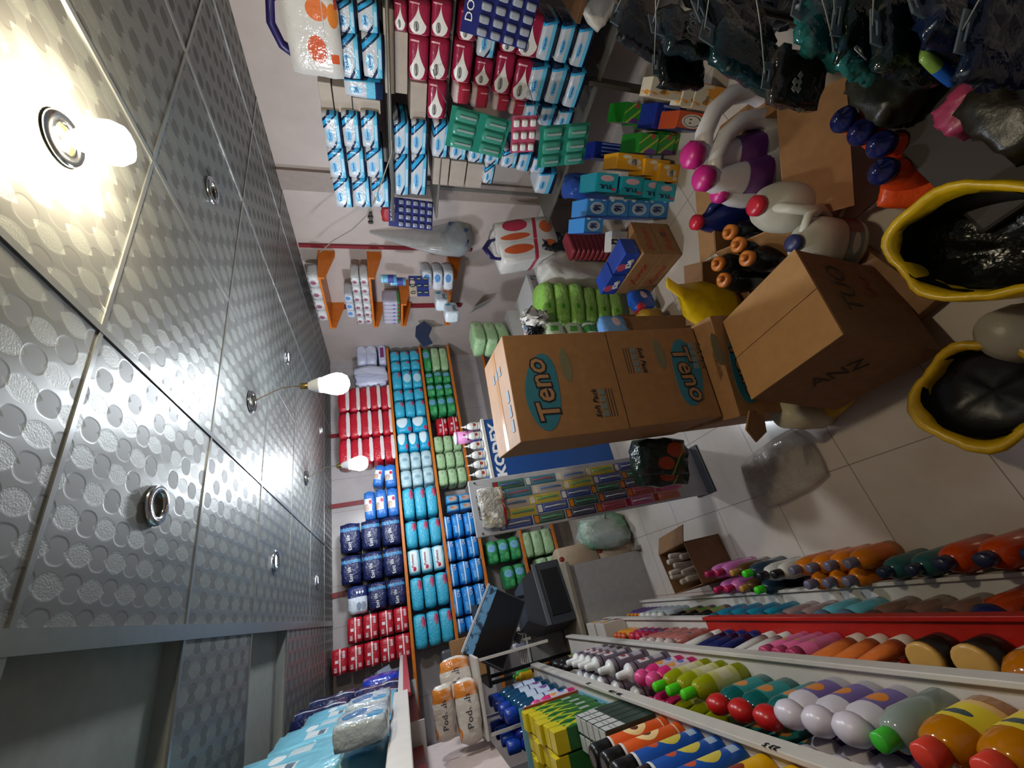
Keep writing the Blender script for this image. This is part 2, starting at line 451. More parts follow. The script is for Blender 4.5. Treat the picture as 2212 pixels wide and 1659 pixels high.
# ================================================================ back wall: shelves and packs
YF = 4.05
ORANGE = mat('orange_shelf_edge', '#c56a1c', .4, var=.1); SHELFW = mat('shelf_board_grey', '#8d8480', .6)
SHZ = [1.70, 1.335, 1.005, .60, .26]
SHN = ['top', 'second', 'third', 'fourth', 'lowest']
def shelf(z, name, x0=-.95, x1=2.75):
    t = thing('wall_shelf', 'long %s shelf with an orange front edge across the back wall' % name, 'shelf', (.9, YF + .15, z), 0)
    obj('board', box_me(x0 - .9, x1 - .9, -.14, .195, -.022, -.001), SHELFW, t)
    obj('edge_strip', box_me(x0 - .9, x1 - .9, -.156, -.14, -.027, .0, .003), ORANGE, t)
    return t
for z, nme in zip(SHZ, SHN): shelf(z, nme)
BLUETR = mat('pale_trim_grey', '#b5b8bd', .4)

def proto_pack(key, name, cat, w, d, h, material, puff=.3, crumple=.02, parts=(), seed=1, crimp=None):
    o = obj(name, pack_me(w, d, h, puff, seed, crumple=crumple), material); o['category'] = cat
    PROTO[key] = o; o['_w'] = w; o['_h'] = h; o['_d'] = d
    for s, size, m, x, z, kw in parts:
        kw = dict(kw); rot = kw.pop('rot', 0)
        lettering(s, size, m, o, (x, -d / 2 - .0012, z), (0, rot, 0), **kw)
    if crimp is not None:
        obj('crimp_seal', prism_me([(-w*.46, -.004), (w*.46, -.004), (w*.5, .004), (-w*.5, .004)], -.012, .004), crimp, o, (0, -d / 2 - .006, h * .5))
    return o
# film colours
pmat('film_cyan', '#35a7c8', [('ell', .07, .03, .045, .020, '#c3315a'), ('noise', 9, .55, .8, '#5fc0d8')], .25, .5, 60)
pmat('film_cyan_light', '#8fd0e2', [('rect', -.1, .1, .028, .095, '#dbe9ee'), ('ell', -.07, .06, .02, .016, '#c02848')], .25, .4, 60)
pmat('film_cyan_disc', '#35a7c8', [('ell', .0, .06, .045, .045, '#b7dbe8'), ('ell', .06, .02, .02, .012, '#c3315a')], .25, .4, 60)
pmat('film_cyan_wave', '#1f9fc8', [('ell', .05, .10, .09, .055, '#d4e8f0'), ('ell', -.06, .028, .03, .016, '#c3315a')], .25, .4, 60)
pmat('film_whitish', '#a8c6ce', [('ell', 0, .06, .018, .035, '#7fa0ac'), ('noise', 14, .5, .8, '#cfe0e4')], .25, .5, 60)
pmat('film_navy', '#1b2450', [('band', 1, 0, .055, .085, '#3a7fae'), ('noise', 10, .6, .85, '#39437a')], .22, .6, 50)
pmat('film_navy_white', '#22306a', [('band', 1, 0, -1, .02, '#cfd6e2'), ('ell', -.06, .10, .035, .028, '#7f8ba0'), ('ell', -.06, .045, .035, .03, '#8d97a9'), ('ell', .06, .12, .012, .012, '#e8eef5'), ('ell', .06, .085, .012, .012, '#e8eef5'), ('ell', .06, .05, .012, .012, '#e8eef5')], .25, .4, 50)
pmat('film_red', '#b01b2c', [('noise', 12, .6, .85, '#c93a48')], .25, .5, 50)
pmat('film_red_band', '#b01b2c', [('band', 0, 1, .052, .062, '#e6dadb'), ('rect', -.01, .02, .07, .095, '#e3d6d6'), ('rect', -.09, -.05, .015, .04, '#d9a3a9'), ('rect', .03, .10, .02, .035, '#d9a3a9')], .3, .3, 50)
pmat('film_blue', '#1a7fd0', [('band', 0, 1, .055, .068, '#cfe2f2'), ('rect', -.08, -.01, .075, .1, '#6aa9dd'), ('noise', 11, .6, .85, '#3b97de')], .25, .4, 60)
pmat('film_baby', '#2f6fc0', [('rect', -.045, .045, .035, .115, '#cfd6e0'), ('ell', -.018, .085, .026, .026, '#b39a8c'), ('ell', .02, .05, .016, .014, '#c02848')], .25, .4, 60)
pmat('film_green', '#2f8a52', [('ell', .03, .07, .03, .045, '#6fa3d8'), ('ell', -.05, .04, .03, .025, '#4fb36a'), ('noise', 12, .55, .8, '#4ca16b')], .2, .6, 60)
pmat('film_pale_green', '#9dbf8e', [('ell', .04, .08, .02, .02, '#5d9a45'), ('noise', 10, .5, .8, '#c4d8b8')], .22, .6, 60)
pmat('film_foot', '#3d8fc4', [('ell', .0, .055, .045, .04, '#c59f8c'), ('ell', .01, .075, .025, .02, '#a77a68')], .3, .3, 60)
pmat('film_lilac', '#b9bcd6', [('noise', 8, .45, .8, '#dcdeee')], .25, .8, 40)
pmat('film_lilac_plum', '#b9bcd6', [('rect', -.05, .05, .03, .075, '#7a2c6a')], .25, .5, 40)
M_ = MATS
proto_pack('cyan', 'pad_pack', 'pack', .28, .24, .118, M_['film_cyan'], .34, .05)
proto_pack('cyanL', 'pad_pack', 'pack', .24, .24, .118, M_['film_cyan_light'], .3, .04, [('Panberes', .034, REDINK, .01, .075, {})])
proto_pack('cyanD', 'pad_pack', 'pack', .18, .24, .118, M_['film_cyan_disc'], .3, .04)
proto_pack('cyanW', 'pad_pack', 'pack', .20, .24, .16, M_['film_cyan_wave'], .3, .04)
proto_pack('whit', 'pad_pack', 'pack', .18, .24, .118, M_['film_whitish'], .32, .05)
proto_pack('navy', 'diaper_pack', 'diaper pack', .27, .26, .17, M_['film_navy'], .28, .06, [('Easy life', .042, WINK, -.045, .09, {'rot': -.15})])
proto_pack('navyW', 'diaper_pack', 'diaper pack', .25, .26, .24, M_['film_navy_white'], .25, .05)
proto_pack('redc', 'diaper_pack', 'diaper pack', .26, .26, .10, M_['film_red'], .3, .05)
obj('white_seam', pack_me(.25, .02, .038, .4, 3, crumple=.08), mat('white_seam_film', '#cfc4c4', .35, bump=.4), PROTO['redc'], (0, -.132, -.012))
proto_pack('redb', 'wipes_pack', 'pack', .26, .24, .125, M_['film_red_band'], .22, .03, [('BSK', .03, WINK, -.07, .09, {}), ('GERS', .03, WINK, .06, .025, {})])
proto_pack('blue', 'pad_pack', 'pack', .24, .24, .12, M_['film_blue'], .32, .05, [('CFB', .036, WINK, .07, .032, {})])
proto_pack('baby', 'wipes_pack', 'pack', .21, .22, .11, M_['film_baby'], .28, .04)
proto_pack('green', 'napkin_pack', 'pack', .20, .24, .12, M_['film_green'], .38, .08)
proto_pack('pale', 'napkin_pack', 'pack', .17, .24, .13, M_['film_pale_green'], .32, .08)
proto_pack('foot', 'stocking_pack', 'pack', .15, .2, .12, M_['film_foot'], .2, .03)
proto_pack('lilac', 'cotton_bag', 'bag', .20, .22, .10, M_['film_lilac'], .4, .12)
proto_pack('lilacP', 'cotton_bag', 'bag', .20, .22, .10, M_['film_lilac_plum'], .3, .08)

def bput(key, x0, x1, y0, y1, zb=None, label='', group=None, Y=YF, rot=0, zh=None, jit=True):
    """x0..x1 is the height span and y0..y1 the width span seen in the photo, on the shelf front plane"""
    xm, ym = (x0 + x1) / 2, (y0 + y1) / 2
    pt, pb = at(x0, ym, Y=Y), at(x1, ym, Y=Y)
    a, b = at(xm, y0, Y=Y), at(xm, y1, Y=Y)
    w, h = abs(a.x - b.x), pt.z - pb.z
    src = PROTO[key]; d = src['_d']
    z = pb.z if zb is None else zb
    if zh: h = zh
    o = put(key, ((a.x + b.x) / 2, Y + d / 2 * 1.0 + (random.uniform(-.012, .012) if jit else 0), z + .001), rot, label, group,
            (w / src['_w'] * .985, 1, h / src['_h'] * .985))
    return o
LAY = {1: ['only'], 2: ['bottom', 'top'], 3: ['bottom', 'middle', 'top'], 4: ['bottom', 'lower middle', 'upper middle', 'top'],
       5: ['bottom', 'second', 'middle', 'fourth', 'top']}
def column(key, y0, y1, zb, lh, n, desc, where, group, slope=0, Y=YF, x=None, kz=None):
    """a pile of n packs on a shelf board; y0..y1 the photo span of the pile"""
    xm = x
    for i in range(n):
        z = zb + i * lh + .001
        a, b = at(xm, y0, Y=Y), at(xm, y1, Y=Y)
        w = abs(a.x - b.x); k = key if isinstance(key, str) else key[i]
        src = PROTO[k]
        lab = '%s, %s of its pile, %s' % (desc if isinstance(desc, str) else desc[i], LAY[n][i], where)
        if n == 1: lab = '%s, %s' % (desc if isinstance(desc, str) else desc[i], where)
        put(k, ((a.x + b.x) / 2, Y + src['_d'] / 2 + random.uniform(-.015, .015), z), random.uniform(-.03, .03), lab, group,
            (w / src['_w'] * .98, 1, lh / src['_h'] * .97))
G2 = 'cyan pad packs on the second back shelf'
L2 = .110
Z1, Z2, Z3, Z4, Z5 = SHZ
for i, (y0, y1) in enumerate(((755, 777), (778, 797), (798, 836), (837, 862))):
    column(['cyan', 'cyan', 'cyan'] if i != 2 else ['cyanD', 'cyanD', 'cyan'], y0, y1, Z2, L2, 3, 'cyan wrapped pad pack', '%s pile from the right wall' % ORD[i + 1], G2, x=880)
for i, (y0, y1) in enumerate(((863, 897),)):
    column('cyan', y0, y1, Z2, L2, 3, 'glossy cyan pad pack', 'next to the dark gap', G2, x=885)
column('cyanW', 898, 931, Z2, L2 * 1.5, 2, 'turquoise pack with white curve', 'right of the wavy-printed piles', G2, x=890)
column('cyanW', 932, 971, Z2, L2, 3, 'turquoise pack with big white curve', 'beside the whitish packs', G2, x=892)
column('whit', 973, 1009, Z2, L2, 3, 'pale grey-blue pad pack', 'whitish pile nearer the right wall', G2, x=895)
column('whit', 1010, 1047, Z2, L2, 3, 'pale grey-blue pad pack', 'whitish pile nearer the cyan packs', G2, x=898)
column('cyan', 1049, 1118, Z2, L2, 3, 'long glossy cyan pad pack', 'pile just left of whitish packs', G2, x=905)
column('cyan', 1119, 1180, Z2, L2, 3, 'long cyan pad pack', 'pile right of the white-faced packs', G2, x=910)
column('cyanL', 1181, 1238, Z2, L2, 3, 'pale cyan pack with white lettered panel', 'above the white table board', G2, x=915)
column('cyan', 1240, 1318, Z2, L2, 3, 'long glossy cyan pad pack', 'pile left of the lettered packs', G2, x=920)
column('cyan', 1320, 1402, Z2, L2, 3, 'long glossy cyan pad pack', 'leftmost pile on the second shelf', G2, x=925)
# top shelf
G1 = 'packs on the top back shelf'
column('lilacP', 742, 786, Z1, .09, 1, 'white cotton bag with plum print', 'top shelf corner', None, x=800)
bput('lilac', 790, 815, 741, 786, Z1 + .10, 'plump white cotton bag lying above the cyan piles', G1)
bput('lilac', 766, 790, 742, 786, Z1 + .205, 'white cotton bag topmost at the right end of the top shelf', G1)
bput('lilac', 765, 840, 786, 832, Z1, 'big crumpled white plastic bag between cotton bags and red packs', G1, zh=.36)
for j, (y0, y1) in enumerate(((832, 885), (886, 942), (943, 1000))):
    column('redc', y0, y1, Z1, .105, 5, 'red diaper pack with white seam', ['pile beside white bag', 'middle red pile', 'pile behind the far bulb'][j],
           'red packs with white seams', x=790)
GB = 'blue wipes packs on the top back shelf'
bput('baby', 832, 858, 1000, 1050, Z1, 'blue baby wipes pack touching the red and white pile', GB)
bput('baby', 793, 830, 1005, 1052, Z1 + .112, 'slanting blue baby wipes pack beneath the far bulb', GB, rot=(0, .25, 0), zh=.1)
column('baby', 1053, 1117, Z1, .105, 3, 'blue baby wipes pack', 'pile beside the navy packs', GB, x=830)
GN = 'navy diaper packs on the top back shelf'
for j, (y0, y1) in enumerate(((1119, 1186), (1188, 1254))):
    column('navy', y0, y1, Z1, .178, 3, 'navy diaper pack with white script', ['pile by the blue wipes', 'middle navy pile'][j], GN, x=805)
column(['navy', 'navy', 'navyW'], 1256, 1320, Z1, .16, 3, ['navy diaper pack with white script', 'navy diaper pack with white script', 'white and navy diaper pack with photos'],
       'pile next to red packs', GN, x=810)
GR = 'red lettered packs on the top back shelf'
column('redb', 1321, 1380, Z1, .122, 4, 'red lettered pack with white stripe', 'pile beside the navy packs', GR, x=815)
column('redb', 1381, 1440, Z1, .122, 5, 'red lettered pack with white stripe', 'pile near the left wall', GR, x=815)
# third shelf
G3 = 'napkin packs on the third back shelf'
L3 = .098
column(['pale', 'pale', 'green'], 747, 797, Z3, L3, 3, ['pale green napkin pack'] * 2 + ['green napkin pack'], 'far right end of third shelf', G3, x=950)
for j, (y0, y1) in enumerate(((799, 824), (825, 852), (853, 893))):
    column('green', y0, y1, Z3, L3, 3, 'dark green napkin pack', '%s green pile from the right wall' % ORD[j + 1], G3, x=955)
column('redb', 899, 936, Z3, .12, 2, 'red pack with picture', 'behind the pink cup', None, x=965)
for j, (y0, y1) in enumerate(((938, 972), (974, 1008), (1010, 1046))):
    column('pale', y0, y1, Z3, L3, 3, 'pale green napkin pack', ['by the pink cup', 'in the middle pile', 'by the foot-picture packs'][j], G3, x=970)
column('foot', 1068, 1086, Z3, .125, 2, 'blue stocking pack with foot picture', 'right one', 'foot-picture packs', x=980)
column('foot', 1088, 1104, Z3, .125, 2, 'blue stocking pack with foot picture', 'left one', 'foot-picture packs', x=980)
GB3 = 'bright blue packs on the third back shelf'
for j, (y0, y1) in enumerate(((1106, 1158), (1160, 1208), (1210, 1264), (1266, 1332), (1333, 1370))):
    column('blue', y0, y1, Z3, .112, 3, 'bright blue pad pack', ['pile touching the foot pictures', 'second blue pile', 'middle blue pile', 'fourth blue pile', 'blue pile behind the screen'][j], GB3, x=1000)
# fourth shelf
G4 = 'green packs on the fourth back shelf'
column('green', 1160, 1215, Z4, .112, 3, 'bright green napkin pack', 'under the blue packs', G4, x=1090)
column('green', 1217, 1272, Z4, .112, 2, 'bright green napkin pack', 'beside the grey box', G4, x=1110)
column('green', 1090, 1150, Z4, .112, 2, 'green napkin pack', 'behind the toothbrush board', G4, x=1090)
column('pale', 1138, 1198, Z5, .11, 3, 'pale green napkin pack on lowest shelf', 'by the white stand', 'pale packs on the lowest shelf', x=1180)
column('pale', 1200, 1250, Z5, .11, 2, 'pale green napkin pack on lowest shelf', 'by the paper rolls', 'pale packs on the lowest shelf', x=1180)
# clear bag of green packs on the floor before the lowest shelf, and white cloths
o = obj('clear_bag', pack_me(.26, .2, .3, .6, 4, crumple=.16), pmat('film_clear_grey', '#9aa39c', [('noise', 7, .45, .7, '#3f7a50')], .15, .8, 30))
p = at(1365, 1135, Z=0); o.location = (p.x, p.y + .1, 0); o.scale = (1, 1, 1.35)
tag(o, 'knotted clear bag of green packs standing by the paper rolls', 'bag')
# kraft rolls
KR = mat('kraft_beige', '#a18a70', .6, bump=.2); RSPOT = mat('red_wax_spot', '#7c2418', .5)
for i, (zb, lab) in enumerate(((0.0, 'beige paper wrapped roll standing on the floor below its twin'), (.315, 'beige paper wrapped roll stacked on top of another'))):
    p = at(1372, 1178, Z=0)
    t = thing('paper_roll', lab, 'roll', (p.x, p.y + .09, zb), .2, 'beige paper wrapped rolls')
    obj('wrapper', loft_me([(0, 0, .0, .085, .075), (0, 0, .012, .096, .085), (0, 0, .15, .098, .086), (0, 0, .30, .095, .084), (0, 0, .312, .08, .07)], 24, p=2.8), KR, t)
    obj('end_spot', lathe_me([(.001, 0), (.018, .001), (.02, -.006), (.001, -.007)], 14), RSPOT, t, (0, -.084, .295), (PI / 2, 0, 0))
# pink spotted cup with grey lid, white pump bottles, blue lettered box
p = at(1020, 943, Y=3.08); zt_ = at(1056, 975, Y=2.9).z
t = thing('paper_cup_tube', 'pink spotted container with pale lid behind the white nozzle bottles', 'container', (p.x, 3.08, zt_ + .022), 0)
tz = at(985, 943, Y=3.08).z - t.location.z
obj('body', lathe_me([(.035, 0), (.05, .004), (.052, tz)], 20), pmat('pink_spots', '#d489b8', [('ell', -.02, .03, .01, .01, '#8c2c6c'), ('ell', .02, .03, .01, .01, '#8c2c6c'), ('ell', 0, .06, .01, .01, '#8c2c6c'), ('ell', -.03, .09, .01, .01, '#8c2c6c'), ('ell', .03, .09, .01, .01, '#8c2c6c'), ('ell', 0, .12, .01, .01, '#8c2c6c')], .4, 0), t)
obj('lid', lathe_me([(.053, tz), (.056, tz + .003), (.05, tz + .012), (.01, tz + .02)], 20), mat('lid_lilac', '#c9bfcb', .4), t)
# display box with bold letters
pA, pB = at(1060, 905, Y=2.9), at(1060, 1046, Y=2.9)
t = thing('display_carton', 'blue display carton with bold white letters KODEX behind the tall cartons', 'carton', ((pA.x + pB.x) / 2, 2.9, 0.0), 0)
wz = abs(pA.x - pB.x); zt = at(1056, 975, Y=2.9).z; zb = at(1096, 975, Y=2.9).z
obj('carton', box_me(-wz / 2, wz / 2, 0, .3, .0, zt, .004), mat('deep_blue_card', '#1f4a8c', .45), t)
obj('rim', box_me(-wz / 2 - .006, wz / 2 + .006, -.012, .06, zt - .004, zt + .02, .003), mat('rim_white_card', '#c9c6c0', .5), t)
lettering('KODEX', .10, WINK, t, (0, -.003, (zt + zb) / 2), width=wz * .85, bold=.004)
bproto = thing('pump_bottle', '', 'bottle', (0, 0, 0)); PROTO['pump'] = bproto
obj('body', lathe_me([(.026, 0), (.03, .004), (.03, .075), (.022, .095), (.013, .105)], 16), WHITE, bproto)
obj('nozzle', lathe_me([(.013, .105), (.013, .118), (.006, .122), (.005, .145), (.003, .150)], 12), WHITE, bproto)
obj('label', lathe_me([(.0305, .012), (.0305, .06)], 16, cap=False), pmat('bottle_label_lines', '#d8d6d0', [('band', 0, 1, .02, .024, '#222222'), ('ell', 0, .045, .014, .012, '#a23a2a'), ('band', 0, 1, .055, .058, '#222222')], .4, 0), bproto)
for i in range(7):
    y = 915 + i * 21
    p = at(1050, y, Y=2.93)
    put('pump', (p.x, 2.955, zt + .021), 0, 'white nozzle bottle standing on the blue lettered carton, %s from the tall cartons\' right side' % ORD[i + 1], 'white nozzle bottles on the blue carton')
# ================================================================ orange shelves in the wall niche
def bracket(t, y, z, drop):
    obj('bracket', prism_me([(-.30, 0), (0, 0), (0, -drop), (-.05, -drop), (-.30, -.03)], y - .009, y + .009), ORANGE, t)
NS = [(2.17, .11, 'top'), (1.79, .10, 'middle'), (1.53, .10, 'short'), (1.10, .10, 'lowest')]
for i, (z, dr, nm) in enumerate(NS):
    y0, y1 = (2.64, 3.32) if i != 2 else (2.98, 3.32)
    t = thing('niche_shelf', '%s orange shelf on brackets on the right wall between red trims' % nm, 'shelf', (RWX - .001, (y0 + y1) / 2, z), 0, 'orange bracket shelves')
    hy = (y1 - y0) / 2
    obj('board', box_me(-.30, 0, -hy, hy, 0, .018, .002), ORANGE, t)
    bracket(t, -hy + .012, z, dr); bracket(t, hy - .012, z, dr)
pmat('film_silver', '#b9b9bb', [('ell', 0, .04, .022, .018, '#8c5060'), ('rect', -.05, .05, .06, .066, '#6d6f76'), ('noise', 12, .5, .8, '#dedee0')], .25, .5, 60)
pmat('film_silver_blue', '#b9bcc4', [('ell', .02, .04, .025, .02, '#4d7fb5')], .25, .5, 60)
pmat('film_mixed', '#a9a3b4', [('rect', -.06, 0, .0, .03, '#a83268'), ('rect', 0, .06, 0, .03, '#3f8a4a'), ('rect', -.06, 0, .05, .07, '#3a55a0')], .3, .4, 60)
proto_pack('silver', 'sachet_pack', 'pack', .12, .16, .07, MATS['film_silver'], .3, .05)
proto_pack('silverB', 'sachet_pack', 'pack', .12, .16, .07, MATS['film_silver_blue'], .3, .05)
proto_pack('mixed', 'sachet_pack', 'pack', .05, .16, .16, MATS['film_mixed'], .3, .05)
GS = 'silver sachet packs on the niche shelves'
cols = [(2.72, 2), (2.83, 2), (2.94, 3), (3.05, 3), (3.15, 3), (3.25, 2)]
for c, (y, nn) in enumerate(cols):
    for k in range(nn):
        key = 'silverB' if k == 2 else 'silver'
        put(key, (2.60, y, 1.809 + k * .072), -PI / 2, 'silver sachet pack, %s in the %s pile along the middle orange shelf' % (LAY[nn][k], ORD[c + 1]), GS, (.9, 1, 1))
for c in range(6):
    put('mixed', (2.60, 3.01 + c * .055, 1.549), -PI / 2, 'standing colourful sachet pack, %s along the short orange shelf' % ORD[c + 1], 'standing sachets on the short orange shelf')
for c in range(4):
    put('silver', (2.62, 2.75 + c * .15, 2.189), -PI / 2, 'dim pack on the highest orange shelf, %s from its near end' % ORD[c + 1], 'packs on the highest orange shelf', (1.1, 1, 1.3))
# light blue canisters and a green tin on the stack of boxes between shelves
def simple_bottle(key, name, cat, prof, m, capprof=None, capm=None, labelprof=None, labm=None, sx=1, sy=1, n=18, letter=None):
    t = thing(name, '', cat, (0, 0, 0)); PROTO[key] = t
    obj('body', lathe_me(prof, n, sx, sy), m, t)
    if capprof: obj('cap', lathe_me(capprof, n if n < 16 else 16, 1, 1), capm, t)
    if labelprof: obj('label', lathe_me(labelprof, n, sx, sy, cap=False), labm, t)
    if letter: lettering(letter[0], letter[1], letter[2], t, (0, letter[3], letter[4]), letter[5] if len(letter) > 5 else (0, 0, 0))
    t['_h'] = max(z for r, z in (capprof or prof)); t['_r'] = max(r for r, z in prof)
    return t
simple_bottle('canister', 'wipes_canister', 'canister', [(.036, 0), (.042, .003), (.042, .13), (.040, .135)], mat('canister_blue', '#5fa3c4', .35), [(.041, .135), (.043, .137), (.043, .152), (.036, .160), (.02, .162)], mat('canister_lid', '#8fc2d8', .35), [(.0425, .03), (.0425, .09)], mat('canister_label', '#3a3f8c', .4))
for i, (x, y) in enumerate(((838, 602), (858, 608))):
    p = at(x, y, X=2.5)
    put('canister', (2.5, p.y, p.z - .07), 0, 'pale blue canister with dark band, %s orange shelf' % ['closer to the middle', 'hanging lower beneath the middle'][i], 'pale blue canisters', (.8, .8, .8))
# cleaning supplies on the lower part
for i, (x, y, w, h, key, lab) in enumerate(((955, 640, .14, .10, 'lifepack', 'white tissue pack with dark blue lettering on its side, far one'), (978, 665, .14, .11, 'lifepack', 'white square tissue pack with dark blue lettering, nearest the white lid'))):
    if 'lifepack' not in PROTO:
        pmat('film_life', '#c3ccd2', [('ell', .035, .075, .018, .022, '#3f8aa8')], .3, .4, 50)
        proto_pack('lifepack', 'tissue_pack', 'tissue pack', .16, .12, .11, MATS['film_life'], .25, .05, [('LINO', .04, NAVYINK, -.02, .035, {})])
    p = at(x, y, Y=2.75)
    put('lifepack', (p.x, 2.75 + .06, p.z - .05), .25, lab, None, (w / .14, 1, h / .1))
# three long silver packets above the lowest orange shelf
for i in range(3):
    p = at(940 + i * 30, 612, X=2.55)
    put('silverB', (2.5, 2.62, 1.12 + i * .09), -PI / 2 + .3, 'long silvery packet lying under the bag, %s from the ceiling side' % ORD[3 - i], 'long silvery packets', (1.5, 1.2, 1.2))
# blister sheet of razors, red cloth and lettered blister on the wall, hanging plastic bag, cord
def blister_card(name, label, c, w, h, face, cols, rows, cm, header=None, hm=None, group=None, bub=(.6, .7), text=None, rotm=None, pc=None):
    t = thing(name, label, 'blister card', c, 0, group)
    if rotm is not None: t.rotation_euler = rotm
    obj('card', box_me(-w / 2, w / 2, 0, .003, -h / 2, h / 2), face, t)
    hz = h * .16 if header else 0
    if header: lettering(header, hz * .9, hm, t, (0, -.002, h / 2 - hz * .55), width=w * .6)
    cw, rh = w / cols, (h - hz * 1.2) / rows
    me = pack_me(cw * bub[0], .02, rh * bub[1], .35, 1)
    for i in range(cols):
        for j in range(rows):
            b = obj('blister', me, cm, t, (-w / 2 + cw * (i + .5), -.008, -h / 2 + rh * (j + .5) - rh * bub[1] / 2))
            if pc: obj('handle', box_me(-cw * .08, cw * .08, -.004, .002, 0, rh * .55), pc, b, (0, -.011, rh * .06))
    return t
RAZ = mat('razor_silver', '#9fb3b0', .3, metal=.4)
def rotx(yaw, pitch=0, roll=0): return (pitch, roll, yaw)
p = at(888, 462, X=2.45)
blister_card('battery_card', 'navy card of small batteries with white lettering beside a red cloth', p, .19, .30, mat('card_navy', '#20286a', .35), 4, 5, mat('battery_silver', '#9aa0b4', .25, metal=.5), 'KORD', WINK, rotm=rotx(-PI / 2 + .55, 0, .06))
o = obj('red_bag', pack_me(.13, .05, .16, .3, 2, crumple=.08), mat('red_bag_film', '#a8262c', .4, bump=.3)); p = at(838, 474, X=2.6)
o.location = (2.765, p.y + .08, p.z - .12); o.rotation_euler = (0, 0, -PI / 2); tag(o, 'small red bag on the wall hook above the battery card', 'bag')
# hanging clear plastic bag with clothing inside
p = at(960, 520, Y=2.45)
pl = mat('clear_bag_film', '#aeb0b0', .2, alpha=.55, bump=.7, bscale=14)
t = thing('hanging_bag', 'big clear plastic bag with folded blue cloth hanging on the pillar', 'bag', (p.x, 2.40, at(1015, 520, Y=2.45).z), 0)
hh = at(800, 520, Y=2.45).z - t.location.z
obj('film', loft_me([(0, 0, 0, .06, .05), (.02, 0, .03, .17, .10), (0, 0, .12, .21, .12), (-.02, .01, .25, .18, .09), (-.03, .02, .4, .13, .06), (.02, .03, hh * .8, .07, .03), (.06, .03, hh, .02, .012)], 22), pl, t)
o = obj('contents', pack_me(.34, .18, .20, .6, 5, crumple=.25), pmat('bundle_blue_green', '#3c4f78', [('noise', 9, .45, .6, '#6f8a7c'), ('noise', 15, .62, .75, '#9fb0c0')], .5, .6, 20), t, (0, 0, .03))
# electric cord on wall with bracket
pts = []
for (x, y) in ((690, 545), (720, 520), (760, 497), (790, 468), (812, 430), (822, 400), (846, 330), (846, 300)):
    pts.append(at(x, y, X=2.52 if y > 430 else 2.35))
o = obj('electric_cord', tube_me(pts, .004, 6), mat('cord_grey', '#8c8a7c', .5)); tag(o, 'slack grey electric cord running from the rack to the niche', 'cord')
p = at(800, 470, X=2.78)
o = obj('wall_clip', boxes_me([(-.006, .006, -.05, .05, -.012, .012), (-.02, .0, -.03, -.015, -.02, .02), (-.02, 0, .02, .035, -.02, .02)], .003), mat('clip_dark', '#39332c', .5)); o.location = (2.77, p.y, p.z)
tag(o, 'dark cable clip screwed on the wall beside the cord', 'clip')

p = at(905, 618, Y=2.60)
blister_card('brush_card', 'blue and cream card of brown handled tools by the silver packets', p, .17, .16, pmat('tool_card', '#2c3a80', [('rect', -.1, .0, .02, .1, '#b8a894'), ('ell', .03, .05, .02, .02, '#c8b8a8')], .35, 0), 3, 3, mat('tool_brown', '#3a2a20', .3), None, None, None, (.35, .7), rotm=(0, 0, -.5), pc=RAZ)
# ================================================================ right wall rack with tissue packs
RX = 2.40
STEEL = mat('rack_steel_grey', '#6f6c66', .45, metal=.4)
pmat('teno_print', '#b9bec6', [('band', .55, .83, .0, .012, '#142a4e'), ('rect', -.08, .08, .0, .034, '#5fb4d6'), ('rect', -.08, .08, .0, .012, '#11264a'),
     ('ell', -.018, .072, .030, .018, '#6fb0da'), ('band', .80, .60, .078, .094, '#2a9ad0'), ('band', .80, .60, .070, .078, '#122748'), ('band', .80, .60, .094, .104, '#122748'),
     ('rect', -.04, .03, .014, .028, '#a9cfe2')], .22, .25, 40)
pmat('teno_print_dark', '#b4bac3', [('rect', -.08, .08, .0, .022, '#142a4e'), ('rect', -.08, .08, .022, .046, '#5fb4d6'), ('ell', -.012, .074, .030, .017, '#6fb0da'),
     ('band', 1, .25, .075, .085, '#2a9ad0'), ('band', 1, .25, .085, .12, '#122748')], .22, .25, 40)
pmat('rose_print', '#8e1c3c', [('drop', -.024, .066, .036, .046, '#d9d6d2'), ('ell', -.030, .074, .019, .014, '#4a4a4e'), ('ell', -.030, .074, .016, .011, '#a9a7a4'),
     ('rect', .048, .053, .06, .11, '#d9a9b4'), ('rect', -.07, -.058, 0, .12, '#c77f8d')], .25, .2, 40)
BEIGE = mat('beige_carton', '#a3978c', .6, bump=.15)
proto_pack('teno', 'tissue_pack', 'tissue pack', .155, .20, .105, MATS['teno_print'], .14, .02, [('Teno', .021, mat('teno_blue_ink', '#1f6ea8', .4), -.018, .072, {'rot': -.1})])
proto_pack('tenoD', 'tissue_pack', 'tissue pack', .155, .20, .105, MATS['teno_print_dark'], .14, .02, [('Teno', .021, MATS['teno_blue_ink'], -.012, .074, {'rot': -.1})])
proto_pack('rose', 'tissue_pack', 'tissue pack', .125, .20, .115, MATS['rose_print'], .12, .02, [('Kolin', .013, INK, -.030, .074, {'rot': -.15})])
proto_pack('roselying', 'tissue_pack', 'tissue pack', .125, .20, .115, pmat('rose_side', '#a82a3e', [('band', 0, 1, .085, .12, '#b9a2a2'), ('rect', .03, .036, 0, .06, '#d9a9b4')], .3, .2, 40), .18, .03)
GP = {'teno': 'silver and blue tissue packs on the right rack', 'tenoD': 'silver and blue tissue packs on the right rack', 'rose': 'crimson tissue packs on the right rack', 'roselying': 'crimson tissue packs on the right rack'}
